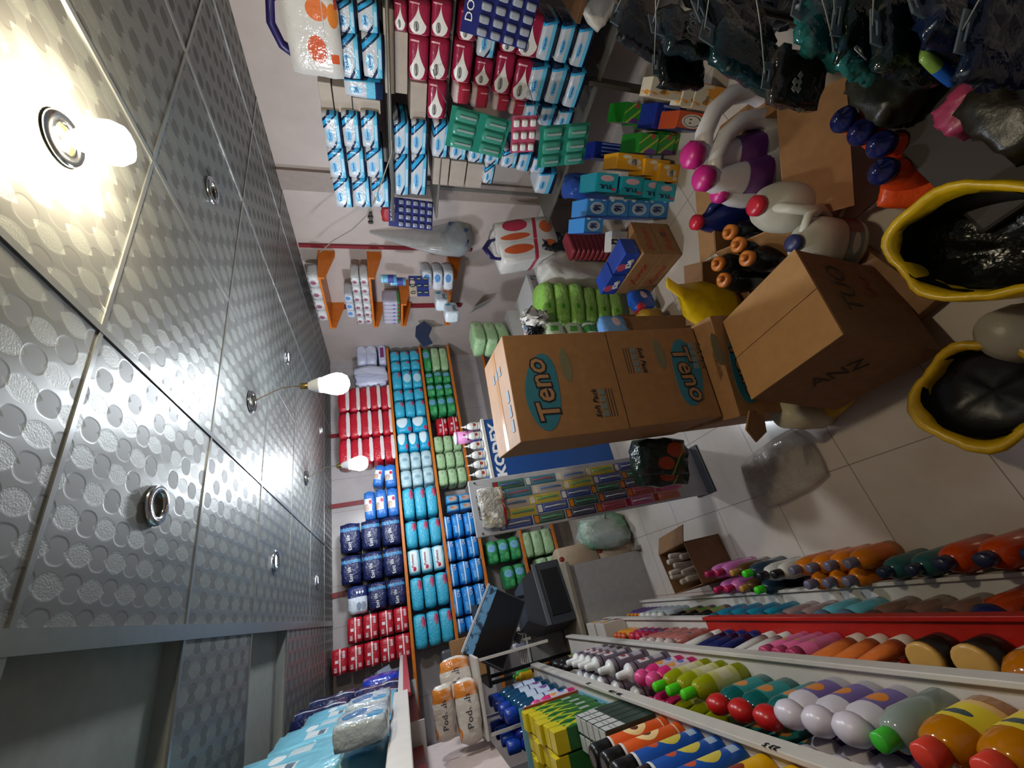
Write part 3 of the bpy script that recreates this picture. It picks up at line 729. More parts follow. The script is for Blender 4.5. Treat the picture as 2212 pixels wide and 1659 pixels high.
def wput(key, x0, x1, y0, y1, label, X=RX, group=None, rz=-PI / 2, tilt=0):
    xm, ym = (x0 + x1) / 2, (y0 + y1) / 2
    pt, pb = at(x0, ym, X=X), at(x1, ym, X=X)
    a, b = at(xm, y0, X=X), at(xm, y1, X=X)
    w, h = abs(a.y - b.y), pt.z - pb.z
    s = PROTO[key]
    return put(key, (X + s['_d'] / 2 + random.uniform(-.004, .006), (a.y + b.y) / 2, pb.z), (0, tilt, rz), label, group or GP.get(key), (w / s['_w'] * .985, 1, h / s['_h'] * .98))
# upper group under the ceiling
for c, (y0, y1) in enumerate(((246, 322), (323, 387), (388, 450))):
    for r in range(3):
        x0 = 698 + c * 12 + r * 41 - (1 if c else 0)
        wput('teno', x0, x0 + 40, y0, y1, 'silver blue tissue pack, block of nine under the ceiling, %s row, %s column' % (['top', 'middle', 'bottom'][r], ['near', 'middle', 'far'][c]))
for c, (y0, y1) in enumerate(((2, 73), (74, 172))):
    for r in range(2):
        x0 = 722 + c * 10 + r * 50
        wput('teno', x0, x0 + 48, y0, y1, 'silver blue tissue pack below the white wrapped bundle, %s row, %s' % (['upper', 'lower'][r], ['nearest', 'further in'][c]))
wput('tenoD', 742, 828, 173, 214, 'silver blue tissue pack standing on end beside the wrapped bundle')
# middle group
for c, (y0, y1) in enumerate(((264, 336), (337, 425))):
    for r in range(2):
        x0 = 850 + r * 38
        wput('teno', x0, x0 + 36, y0, y1, 'silver blue tissue pack above the battery card, %s row, %s' % (['upper', 'lower'][r], ['near end', 'far end'][c]))
for i, (x0, x1, y0, y1, lab) in enumerate(((935, 971, 265, 342, 'directly above the green razor card'), (973, 1011, 300, 347, 'half hidden behind the green razor card'),
      (1013, 1049, 312, 354, 'low behind the green razor card'), (1050, 1083, 316, 358, 'between green card and pink card'), (1046, 1068, 356, 398, 'alone among the beige cartons'),
      (1085, 1120, 322, 364, 'behind the pink card'), (1034, 1075, 44, 128, 'alone among the crimson packs'))):
    wput('teno', x0, x1, y0, y1, 'silver blue tissue pack ' + lab)
# crimson packs
RO = [(852, 880, 2, 68, 'smallest visible, against the beige carton'), (882, 930, 0, 78, 'upper row, nearest the door'), (932, 976, 0, 82, 'second row, nearest the door'),
      (884, 926, 80, 177, 'upper row, middle'), (928, 970, 85, 176, 'second row, middle'), (925, 964, 178, 260, 'second row, furthest in, above the green card'),
      (993, 1031, 20, 90, 'beside the navy blister sheet'), (980, 1021, 92, 182, 'above the lying red packs'), (1027, 1065, 131, 188, 'below the lone silver blue pack'),
      (1084, 1120, 68, 114, 'just below the navy blister sheet'), (1122, 1175, 32, 128, 'touching the large silver blue packs, upper'), (1070, 1110, 116, 207, 'in the lower stack, middle column'),
      (1110, 1155, 132, 220, 'touching the large silver blue packs, middle')]
for x0, x1, y0, y1, lab in RO:
    wput('rose', x0, x1, y0, y1, 'crimson tissue pack with white drop, ' + lab)
for x0, x1, y0, y1, lab in ((980, 1017, 184, 228, 'nearer the ceiling'), (1019, 1056, 190, 236, 'lower one'), (1066, 1100, 208, 242, 'beside the pink card'), (1102, 1134, 221, 252, 'lowest, above the pink card')):
    wput('roselying', x0, x1, y0, y1, 'red side of a crimson tissue pack above the cards, ' + lab)
# big near column
for r, row in enumerate((((1168, 1204, 42, 136), (1207, 1240, 48, 140), (1243, 1278, 54, 150)), ((1143, 1184, 139, 222), (1186, 1224, 142, 228), (1226, 1260, 150, 236)), ((1132, 1166, 224, 268), (1168, 1202, 230, 275), (1204, 1238, 238, 280)))):
    for c, (x0, x1, y0, y1) in enumerate(row):
        wput('tenoD', x0, x1, y0, y1, 'silver blue tissue pack in the lowest block, %s row, %s column' % (['upper', 'middle', 'lower'][c], ['near', 'middle', 'far'][r]), X=RX - .02)
for i, (x0, x1, y0, y1) in enumerate(((1120, 1150, 330, 372), (1150, 1184, 340, 378), (1160, 1200, 372, 420))):
    wput('tenoD', x0, x1, y0, y1, 'silver blue tissue pack behind the lower green card, %s' % ['upper', 'middle', 'loose one at the end'][i], X=RX)
# beige carton fronts
for i, (x0, x1, y0, y1, lab) in enumerate(((829, 852, 20, 205, 'narrow upright beige carton left of the crimson packs, outer'), (853, 881, 70, 205, 'narrow upright beige carton touching crimson packs'),
      (886, 922, 180, 262, 'off-white packet among the crimson packs'), (936, 970, 344, 402, 'beige carton beneath a silver pack, first from the ceiling'), (972, 1006, 350, 405, 'beige carton, middle of the row of three'), (1008, 1044, 356, 408, 'beige carton, lowest of the row of three'),
      (690, 718, 180, 246, 'beige carton on top of the block of nine'), (720, 760, 190, 246, 'beige carton beside the block of nine, middle'), (762, 822, 216, 246, 'beige carton low beside the block of nine'))):
    xm, ym = (x0 + x1) / 2, (y0 + y1) / 2
    pt, pb = at(x0, ym, X=RX + .03), at(x1, ym, X=RX + .03); a, b = at(xm, y0, X=RX + .03), at(xm, y1, X=RX + .03)
    o = obj('carton', box_me(-.12, .12, -abs(a.y - b.y) / 2 + .001, abs(a.y - b.y) / 2 - .001, 0, pt.z - pb.z - .002, .003), BEIGE); o.location = (RX + .16, (a.y + b.y) / 2, pb.z)
    tag(o, lab, 'carton', 'small beige cartons on the right rack')
# steel rack: uprights and decks
t = thing('steel_rack', 'grey steel rack holding tissue packs along the right wall', 'rack', (2.6, 1.0, 0))
DK = [at(832, 250, X=2.5).z - .012, at(945, 330, X=2.5).z - .01, at(1290, 150, X=2.45).z - .03]
for z in DK: obj('deck', box_me(-.16, .19, -.55, .98, z - .014, z, .002), STEEL, t)
for (x, y) in ((2.44, .46), (2.78, .46), (2.78, 1.97)):
    obj('post', box_me(x - 2.6 - .014, x - 2.6 + .014, y - 1.0 - .014, y - 1.0 + .014, 0, 2.0), STEEL, t)
p = at(840, 230, X=2.36)
obj('rail', tube_me([(p.x - 2.6, .9 - 1.0 - .6, p.z), (p.x - 2.6, .95, p.z - .01)], .009), STEEL, t)
o = obj('shutter_post', box_me(-.03, .03, -.012, .012, 0, .75), mat('post_shadow_brown', '#4a423b', .5)); p = at(1290, 150, X=2.45); o.location = (2.45, p.y + .06, 0)  # post in one even dark brown
tag(o, 'dark brown upright post under the lowest tissue packs', 'post')
# wrapped toilet roll bundle with purple handle near the ceiling
pmat('bundle_print', '#c6c3c0', [('ell', -.06, .12, .055, .045, '#c4552a'), ('ell', .09, .10, .04, .05, '#cf6a2c'), ('rect', -.12, .14, .075, .079, '#b0a8a6'), ('rect', -.11, -.07, .02, .06, '#c4552a'), ('ell', .075, .03, .045, .025, '#d07a30'), ('rect', .1, .15, .0, .02, '#b3432f')], .15, .3, 25, coat=.5)
proto_pack('bundle', 'tissue_bundle', 'tissue bundle', .36, .24, .26, MATS['bundle_print'], .12, .03)
o = wput('bundle', 612, 735, -40, 168, 'big white and orange wrapped tissue bundle highest on the right rack', X=2.33)
obj('handle', tube_me([(-.14, -.02, .24), (-.1, -.03, .30), (-.02, -.03, .33), (.07, -.03, .31), (.12, -.02, .25)], .022, 8), mat('handle_purple', '#241c55', .35), o)
# diaper/napkin bundle with white, orange and red waves on the shelf end
pmat('bundle_wave', '#cdc8c4', [('ell', -.07, .17, .035, .06, '#c4542a'), ('ell', .03, .17, .025, .06, '#c4542a'), ('ell', .12, .16, .05, .05, '#b52f4a'), ('band', .1, 1, .085, .10, '#b03048'), ('ell', -.08, .04, .05, .03, '#cd6234'), ('ell', .08, .035, .05, .028, '#cd6234'), ('rect', -.01, -.006, 0, .25, '#b9b3ae')], .3, .35, 30)
proto_pack('wave', 'tissue_bundle', 'tissue bundle', .34, .24, .24, MATS['bundle_wave'], .15, .05)
p0, p1 = at(1072, 490, Y=2.0), at(1195, 480, Y=2.0)
o = put('wave', (p0.x, 2.12, p1.z), (0, -.18, -.35), 'wrapped tissue bundle with orange and red waves near the pillar', None, (1.0, 1, (p0.z - p1.z) / .24))
obj('handle', tube_me([(-.10, -.03, .22), (-.08, -.05, .27), (.0, -.06, .29), (.06, -.04, .26), (.07, -.03, .23)], .012, 8), MATS['handle_purple'], o)
t = thing('side_counter', 'white sided counter with blue picture front under the waved bundle', 'counter', (2.2, 2.35, 0))
zc = p1.z - .004
obj('top', box_me(-.30, .58, -.3, .2, zc - .02, zc, .004), mat('counter_top_grey', '#b9b8b6', .4), t)
obj('front_panel', box_me(-.27, -.1, -.31, -.29, zc - .13, zc - .02), pmat('counter_picture', '#c3c6ca', [('rect', -.3, -.17, -9, 9, '#4d8fc8'), ('ell', -.11, zc - .06, .04, .03, '#4a3a34')], .4, 0), t)
for (x, y) in ((-.28, -.28), (.56, -.28), (-.28, .18), (.56, .18)): obj('leg', box_me(x - .012, x + .012, y - .012, y + .012, 0, zc - .02), mat('leg_grey', '#8e8e8e', .4), t)
# blister cards hanging from the rack
GREENC = mat('card_green', '#1f7a68', .35, var=.1); GREENB = mat('blister_green', '#4fa08c', .15, alpha=.6); SILV = RAZ
p = at(1033, 288, X=2.22)
blister_card('razor_card', 'green blister card of six razors hanging higher on the tissue rack', p, .20, .33, GREENC, 3, 2, GREENB, None, None, 'green razor cards', (.85, .75), rotm=(0, .12, -PI / 2 + .12), pc=SILV)
p = at(1216, 315, X=2.10)
blister_card('razor_card', 'green blister card of six razors hanging lower by the blue boxes', p, .22, .28, GREENC, 3, 2, GREENB, None, None, 'green razor cards', (.85, .75), rotm=(0, -.18, -PI / 2 + .1), pc=SILV)
p = at(1131, 291, X=2.20)
blister_card('pink_card', 'pink blister card of small white items between the green ones', p, .19, .14, mat('card_pink', '#b04a68', .4), 3, 3, WHITE, None, None, None, (.55, .7), rotm=(0, -.14, -PI / 2 + .1))
p = at(1082, 22, X=1.95)
blister_card('glue_card', 'navy blister sheet with white printing at the top right of the shop', p, .20, .28, mat('card_navy', '#20286a', .35), 5, 4, mat('blister_clear_silver', '#a9b0bd', .1, alpha=.7), 'DOLO', WINK, rotm=(0, .08, -PI / 2))
# small dark wires that carry the cards
for i, (a, b) in enumerate((((964, 222), (935, 150)), ((1172, 268), (1140, 180)))):
    P0, P1 = at(*a, X=2.22 if i == 0 else 2.12), at(*b, X=RX - .01)
    o = obj('hang_wire', tube_me([P0, (P0 + P1) / 2 + Vector((0, 0, .01)), P1], .002, 5), STEEL); tag(o, 'thin wire carrying the %s green razor card' % ['upper', 'lower'][i], 'wire', None)
# ================================================================ boxes stacked on the floor at the right
def carton_thing(name, label, cat, w, d, h, faces, loc, rz=0, group=None, flaps=None, key=None):
    pass
pmat('box_blue9', '#2f7cc0', [('ell', .0, .075, .05, .05, '#b9c6d6'), ('ell', .0, .075, .042, .042, '#93a9c2'), ('rect', -.12, -.062, .0, .15, '#1b4f9a'), ('ell', .07, .12, .014, .014, '#cdd8e4'), ('ell', .075, .03, .012, .012, '#cdd8e4')], .35, 0)
pmat('box_tul', '#1aa0b4', [('ell', .04, .075, .028, .045, '#d1aab4'), ('rect', -.07, -.045, .01, .04, '#c0405a')], .35, 0)
pmat('box_yellow', '#d99a12', [('ell', .0, .05, .045, .032, '#cfc8b8'), ('ell', .06, .085, .022, .02, '#d8d0c0'), ('ell', -.06, .02, .02, .014, '#d8d0c0')], .4, .15)
pmat('box_green', '#2c8a2c', [('ell', -.05, .05, .02, .05, '#5f3a7a'), ('band', .8, .6, .02, .035, '#9fae3c'), ('ell', .05, .05, .025, .018, '#a3483c'), ('band', .8, .6, .08, .09, '#9fae3c')], .4, .1)
pmat('box_navydots', '#1c2f88', [('rect', -.05, -.035, .02, .10, '#8fa3d0'), ('rect', -.015, 0, .02, .10, '#8fa3d0'), ('rect', .02, .035, .02, .10, '#8fa3d0'), ('rect', .055, .07, .02, .10, '#8fa3d0')], .3, .1)
pmat('box_smile', '#b94a24', [('ell', 0, .06, .055, .05, '#cfccc4'), ('ell', 0, .06, .046, .041, '#32343c'), ('ell', 0, .062, .040, .036, '#cfccc4'), ('ell', -.014, .07, .006, .006, '#222222'), ('ell', .014, .07, .006, .006, '#222222'), ('rect', -.09, -.06, 0, .13, '#1e2a5a')], .35, 0)
pmat('box_cream', '#c9bfa8', [('ell', .04, .04, .06, .035, '#d98f22'), ('ell', -.05, .07, .03, .02, '#e0a040'), ('noise', 12, .50, .56, '#d58a24')], .4, 0)
def gbox(key, name, cat, w, d, h, m, texts=(), top=None, bev=.003):
    t = thing(name, '', cat); PROTO[key] = t; t['_w'] = w; t['_d'] = d; t['_h'] = h
    obj('box_body', box_me(-w / 2, w / 2, -d / 2, d / 2, 0, h, bev), m, t)
    for s, size, mm, x, z, kw in texts:
        kw = dict(kw); rot = kw.pop('rot', 0); lettering(s, size, mm, t, (x, -d / 2 - .0012, z), (0, rot, 0), **kw)
    if top: obj('lid_flap', box_me(-w / 2 + .002, w / 2 - .002, -d / 2 + .002, d / 2 - .002, h, h + .002), top, t)
    return t
gbox('b9', 'detergent_box', 'box', .15, .2, .15, MATS['box_blue9'], [('9i', .07, mat('nine_ink', '#162a5c', .4), 0, .075, {'bold': .003})])
gbox('tul', 'detergent_box', 'box', .17, .2, .15, MATS['box_tul'], [('TUL', .05, mat('tul_ink', '#14324e', .4), -.035, .08, {'rot': -PI / 2, 'bold': .002})], mat('tul_side', '#157f90', .4))
gbox('lux', 'soap_box', 'box', .20, .16, .13, MATS['box_yellow'], [('LUXA', .03, mat('lux_ink', '#2a2a30', .4), 0, .05, {'bold': .001})])
gbox('grn', 'tea_box', 'box', .12, .2, .15, MATS['box_green'], (), mat('green_lid', '#1d7a22', .4))
gbox('ndot', 'navy_box', 'box', .16, .16, .13, MATS['box_navydots'])
gbox('smile', 'detergent_box', 'box', .15, .16, .13, MATS['box_smile'])
gbox('cream', 'soap_box', 'box', .24, .09, .13, MATS['box_cream'], [('Glisom', .03, mat('cream_ink', '#6c5a3c', .5), -.03, .075, {'rot': .05})])
YB = 1.36
B0 = at(1475, 550, Z=0)
def fput(key, x0, x1, y0, y1, Y, label, group=None, rz=0, zfix=None):
    """boxes on the floor piles turn their printed fronts to the aisle"""
    xm, ym = (x0 + x1) / 2, (y0 + y1) / 2
    pt, pb = at(x0, ym, Y=Y), at(x1, ym, Y=Y); a, b = at(xm, y0, Y=Y), at(xm, y1, Y=Y)
    s = PROTO[key]; z = pb.z if zfix is None else zfix
    c = (a + b) / 2; phi = math.atan2(c.x, c.y); th = -phi * .88 + rz * .15
    w = abs(a.x - b.x) * math.cos(phi) / math.cos(phi + th); d = s['_d']
    return put(key, (c.x - math.sin(th) * d / 2, c.y + math.cos(th) * d / 2, max(z, .001)), th, label, group, (w / s['_w'] * .98, 1, (pt.z - pb.z) / s['_h'] * .985))
LAB4 = ['topmost', 'second from top', 'third from top', 'bottom']
for i, (x0, x1) in enumerate(((1268, 1312), (1313, 1357), (1358, 1403), (1404, 1449))):
    fput('b9', x0, x1, 430 + i * 1.5, 469 + i * 1.5, YB, 'blue box with white disc reading 9i, %s of its pile' % LAB4[i], 'blue 9i detergent boxes', -.08)
fput('b9', 1262, 1302, 471, 505, YB - .02, 'loose blue disc box above the dark red packs', 'blue 9i detergent boxes', -.3)
for i, (x0, x1) in enumerate(((1288, 1334), (1342, 1389), (1391, 1433), (1435, 1474))):
    fput('tul', x0, x1, 374 + i * 8, 416 + i * 7, YB - .10, 'turquoise detergent box with pink bottle picture, %s of its pile' % LAB4[i], 'turquoise detergent boxes', -.12)
for i, (x0, x1) in enumerate(((1334, 1392), (1393, 1444), (1445, 1484))):
    fput('lux', x0, x1, 332 + i * 12, 368 + i * 14, YB - .18, 'yellow soap carton with pale ovals, %s in its pile' % ['top', 'middle', 'bottom'][i], 'yellow soap cartons', -.15)
for i, (x0, x1) in enumerate(((1383, 1420), (1421, 1455), (1456, 1490), (1491, 1526))):
    fput('grn', x0, x1, 288 + i * 2, 333 + i * 2, YB - .27, 'bright green box, %s of the front green pile' % LAB4[i], 'bright green boxes', -.2)
for i, (x0, x1) in enumerate(((1352, 1385), (1386, 1420), (1421, 1452))):
    fput('grn', x0, x1, 222 + i * 8, 268 + i * 8, YB - .30, 'green box with dark lid, %s of the rear green pile' % ['top', 'middle', 'bottom'][i], 'green boxes with dark lids', -.35)
fput('ndot', 1285, 1346, 308, 345, YB - .05, 'navy box with four white strokes under the lower razor card')
fput('ndot', 1418, 1470, 225, 285, YB - .38, 'dark navy box between green boxes and smiling boxes', None, -.3)
for i, (x0, x1, y0, y1) in enumerate(((1470, 1524, 242, 285), (1526, 1574, 250, 290))):
    fput('smile', x0, x1, y0, y1, YB - .45, 'orange and navy box with smiling round face, %s' % ['upper', 'lower'][i], 'orange boxes with smiling faces', -.2)
for i, (x0, x1, y0, y1, l) in enumerate(((1480, 1535, 178, 236, 'upper one by the smiling boxes'), (1537, 1590, 190, 246, 'lower one by the smiling boxes'), (1530, 1575, 128, 178, 'upper one under the hanging bags'), (1577, 1620, 136, 192, 'lowest, on the floor tiles'), (1410, 1470, 170, 215, 'highest, half under a dark bag'))):
    fput('cream', x0, x1, y0, y1, YB - .58, 'cream and orange soap carton, ' + l, 'cream and orange soap cartons', -.3)
# clear razor pouch
o = obj('clear_wrap', pack_me(.16, .12, .34, .4, 8, crumple=.2), mat('shrink_wrap_blue', '#2a4fa0', .15, alpha=.75, bump=.6, bscale=20)); p = at(1262, 390, Y=YB + .05); o.location = (p.x, p.y + .05, at(1330, 400, Y=YB + .05).z)
tag(o, 'shiny blue shrink wrapped bundle behind the turquoise boxes', 'bundle')
# white lettered packet + red slats + dark clothes
gbox('rocs', 'cream_box', 'box', .12, .08, .10, mat('cream_box_white', '#c6c2be', .4), [('ROCS', .04, INK, 0, .05, {'rot': -PI / 2, 'bold': .002})])
qq = at(1334, 488, Z=.277); o = put('rocs', (B0.x + .20, B0.y + .10, .277), -.75, 'small white packet with dark lettering standing on the brown cartons', None, (1, 1, 1.1))
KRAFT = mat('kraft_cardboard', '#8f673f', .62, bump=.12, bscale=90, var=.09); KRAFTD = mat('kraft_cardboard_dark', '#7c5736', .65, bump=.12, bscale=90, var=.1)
REDPRINT = mat('red_print', '#a83a26', .6)
# two brown cartons
B0 = at(1475, 550, Z=0)
for i in range(2):
    z = .005 + i * .135
    t = thing('brown_carton', 'brown carton with red print, %s of the two by the blue packs' % ['lower', 'upper'][i], 'carton', (B0.x, B0.y, z), -.05, 'brown cartons with red print')
    obj('box_body', box_me(0, .25, 0, .36, 0, .132, .003), KRAFT, t)
    lettering('Xunor', .07, REDPRINT, t, (.12, -.0015, .066)); lettering('Xunor', .07, REDPRINT, t, (-.0015, .18, .066), (0, 0, -PI / 2))
    if i == 0: obj('sticker', box_me(.14, .18, -.0015, 0, .05, .09), mat('sticker_grey', '#4a443f', .5), t)
# two blue packets on the cartons
pmat('box_kix', '#20409c', [('ell', -.03, .07, .03, .03, '#c0506a'), ('ell', .02, .03, .02, .015, '#d8cfa0'), ('noise', 18, .62, .8, '#3a60c0')], .35, 0)
gbox('kix', 'snack_box', 'box', .17, .12, .10, MATS['box_kix'], [('Kio', .045, WINK, 0, .035, {'rot': -.4, 'bold': .002})])
for i in range(2):
    put('kix', (B0.x + .075, B0.y + .10 + i * .18, .277), -PI / 2, 'blue packet with pink flower print lying on the brown cartons, %s' % ['nearer the green packs', 'nearer the blue boxes'][i], 'blue flower packets')
for i in range(13):
    o = obj('dark_red_pack', pack_me(.2, .1, .035, .3, i), mat('dark_red_pack', '#7a2630', .45)); p = at(1270, 520, Y=1.75); o.location = (p.x, 1.80, .001 + i * .0365)
    tag(o, 'flat dark red packet in the stack behind the cotton bundle, %s from the floor' % ORD[i + 1], 'packet', 'flat dark red packets')
# white cotton bundle and dark folded clothes bag
o = obj('cotton_bundle', pack_me(.30, .28, .50, .35, 9, (9, 7, 9), crumple=.12), mat('cotton_white', '#b9b5b0', .6, bump=.6, bscale=30)); p = at(1270, 560, Y=1.85); o.location = (p.x, 2.0, 0); o.scale = (.85, .8, 1.25)
tag(o, 'lumpy white cotton bundle between dark clothes and brown cartons', 'bundle')
o = obj('clothes_bag', pack_me(.30, .24, .62, .4, 12, (9, 7, 9), crumple=.2), pmat('dark_cloth', '#1d2024', [('noise', 16, .6, .75, '#4a4f58'), ('noise', 25, .68, .8, '#8fa0b4')], .3, .8, 25)); p = at(1190, 520, Y=2.05); o.location = (p.x - .02, 2.12, 0); o.scale = (.7, .8, .86)
tag(o, 'shiny bag of dark folded clothes beneath the waved tissue bundle', 'bag')
# big green pad packs stack
pmat('film_bright_green', '#7fb04a', [('rect', -.03, .0, .05, .075, '#3f8a1c'), ('noise', 9, .5, .8, '#a9c97c')], .2, .7, 45)
pmat('film_pale_wrap', '#a9b79c', [('noise', 8, .5, .75, '#cdd6c4'), ('rect', -.02, .03, .06, .12, '#4f8f3c')], .15, .9, 30)
pmat('film_grn_stripe', '#3f8a48', [('band', 1, 0, -.05, -.03, '#c9d2c6'), ('band', 1, 0, .03, .05, '#c9d2c6')], .18, .7, 40)
proto_pack('bg', 'napkin_pack', 'pack', .28, .22, .12, MATS['film_bright_green'], .36, .07)
proto_pack('pw', 'napkin_pack', 'pack', .16, .22, .15, MATS['film_pale_wrap'], .4, .12)
proto_pack('gs', 'napkin_pack', 'pack', .16, .22, .13, MATS['film_grn_stripe'], .35, .1)
YG = 1.95
STK = [(1172, 1200), (1200, 1232), (1232, 1262), (1262, 1292), (1292, 1320), (1320, 1348)]
for i, (x0, x1) in enumerate(STK):
    fput2 = bput('bg', x0, x1, 600 + i * 3, 680 + i * 1, None, 'bright green napkin pack in the tall floor stack, %s from the top' % ORD[i + 1], 'bright green napkin packs', Y=YG, rot=-.45)
for i, (x0, x1) in enumerate(((1180, 1222), (1224, 1262))):
    bput('pw', x0, x1, 692, 730, None, 'pale wrapped pack beside the tall carton, %s' % ['upper', 'lower'][i], 'pale packs behind the tall cartons', Y=YG - .12)
for i, (x0, x1) in enumerate(((1262, 1292), (1292, 1322), (1322, 1350))):
    bput('gs', x0, x1, 690, 730, None, 'green striped wrapped pack beside the tall carton, %s of three' % ['upper', 'middle', 'lower'][i], 'green striped packs', Y=YG - .12)
def stand_in(name, label, x, y, w, d, h, m=None, rz=0):
    o = obj(name, box_me(-w / 2, w / 2, -d / 2, d / 2, 0, h - .002, .003), m or KRAFTD, None, (x, y, 0), (0, 0, rz)); tag(o, label, name.split('_')[-1]); return o
stand_in('low_carton', 'kraft carton beneath the green striped packs', 1.31, 1.95, .24, .22, .27)
# middle shelf table behind: glass counter with small products
t = thing('display_table', 'narrow grey edged table carrying small colourful bottles by the green packs', 'table', (2.0, 2.75, 0))
za = at(1150, 640, Y=2.6).z
obj('top', box_me(-.25, .5, -.16, .3, za - .03, za, .004), mat('counter_top_grey', '#b9b8b6', .4), t)
for (x, y) in ((-.23, -.14), (.48, -.14), (-.23, .28), (.48, .28)): obj('leg', box_me(x - .015, x + .015, y - .015, y + .015, 0, za - .03), MATS['leg_grey'], t)
simple_bottle('smallb', 'small_bottle', 'bottle', [(.024, 0), (.028, .004), (.028, .07), (.014, .085)], mat('small_green', '#2f8a46', .3), [(.014, .085), (.014, .10), (.01, .104)], WHITE)
cc = ['#2f8a46', '#c0508a', '#3a55a0', '#b9b3ae', '#3fa04c', '#d08aa0', '#4a6f9a', '#c9a060']
for i in range(8):
    m = mat('small_bottle_%d' % i, cc[i], .3)
    if i == 0: o = put('smallb', (1.85, 2.64, za + .001), 0)
    else:
        o = thing('small_bottle', '', 'bottle', (1.85 + (i % 4) * .085, 2.64 + (i // 4) * .09, za + .001))
        obj('body', lathe_me([(.026, 0), (.03, .004), (.03, .08), (.016, .095)], 14), m, o); obj('cap', lathe_me([(.016, .095), (.016, .11), (.01, .114)], 12), WHITE, o)
    tag(o, '%s bottle on the grey edged table, %s row' % (['green', 'pink', 'dark blue', 'off-white', 'light green', 'pale pink', 'grey-blue', 'tan'][i], ['front', 'back'][i // 4]), 'bottle', 'small bottles on the grey edged table')
# pale green packs + small items stacked at the niche foot
for i in range(3):
    x0 = 1022 + i * 26
    bput('pale', x0, x0 + 26, 690, 745, None, 'pale green napkin pack left of the white lid, %s from the top' % ORD[i + 1], 'pale green packs by the white lid', Y=3.0, rot=.2)
o = obj('tilted_card', box_me(-.10, .10, -.08, .08, 0, .006, .002), mat('white_card', '#a9a9a8', .5)); p = at(1040, 660, X=2.73); o.location = p; o.rotation_euler = (.2, 1.1, -.2); o.scale = (1.2, 1.5, 1)
tag(o, 'grey white card tilted below the lettered tissue packs', 'card')
o = obj('navy_cloth', prism_me([(-.16, .02), (-.02, .09), (.10, .07), (.17, -.02), (.08, -.10), (-.03, -.05), (-.12, -.08)], -.01, .01), mat('navy_cloth', '#2c3a58', .6, bump=.4)); p = at(915, 722, Y=3.6); o.location = p
tag(o, 'dark navy folded cloth hanging right of the cyan packs', 'cloth')
o = obj('dark_stick', box_me(-.012, .012, -.006, .006, -.19, .0, .004), mat('dark_slate', '#2a2f44', .6)); p = at(703, 731, Y=4.33); o.location = p  # thin dark box against the back wall
tag(o, 'thin dark strip hanging on the back wall near the corner', 'strip')
# cotton toy-like white and black plush shapes become a bagged bundle
stand_in('low_cabinet', 'grey cabinet under the pale green packs by the niche', 2.22, 3.12, .40, .24, .55, mat('counter_top_grey', '#b9b8b6', .4))
stand_in('low_carton', 'kraft carton beneath the light blue pouch', 1.14, 1.66, .18, .12, .45)
o = obj('white_bows', pack_me(.12, .1, .16, .5, 3, crumple=.45), mat('bow_white', '#c3c0bd', .5, bump=.4)); p = at(1130, 700, Y=2.0); o.location = (p.x, 1.96, p.z - .165)
tag(o, 'white ribbon bow bundle above the tall carton', 'bow')
o = obj('black_bow', pack_me(.07, .06, .08, .6, 6, crumple=.5), BLACK); p = at(1136, 722, Y=1.9); o.location = (p.x, 1.88, p.z - .10)
tag(o, 'small black ribbon bow beside the white bows', 'bow')
# blue pouch, blue-white basins near the yellow bag
for i, (x, y, c, lab) in enumerate(((1385, 652, '#1f4fa8', 'blue detergent pouch with red corner on the floor by the yellow bag'), (1330, 712, '#5f8fc8', 'light blue pouch with pink figure beside the tall carton'))):
    o = obj('detergent_pouch', pack_me(.16, .08, .16, .4, i + 4, crumple=.06), pmat('pouch_%d' % i, c, [('ell', .03, .07, .03, .025, '#c9b3bd'), ('ell', -.06, .12, .025, .03, '#c03040' if i == 0 else '#8fb0d8')], .25, .3, 30))
    q = at(x + 22, y, Y=1.75 - .15 * i); o.location = (q.x, q.y, max(0, q.z) if i == 0 else .45); tag(o, lab, 'pouch')
o = obj('white_basin', lathe_me([(.05, 0), (.07, .005), (.09, .05), (.095, .052), (.085, .05), (.066, .012), (.01, .008)], 24, cap=False), WHITE); p = at(1390, 620, Z=0); o.location = p
tag(o, 'white round basin on the floor behind the blue pouch', 'basin')
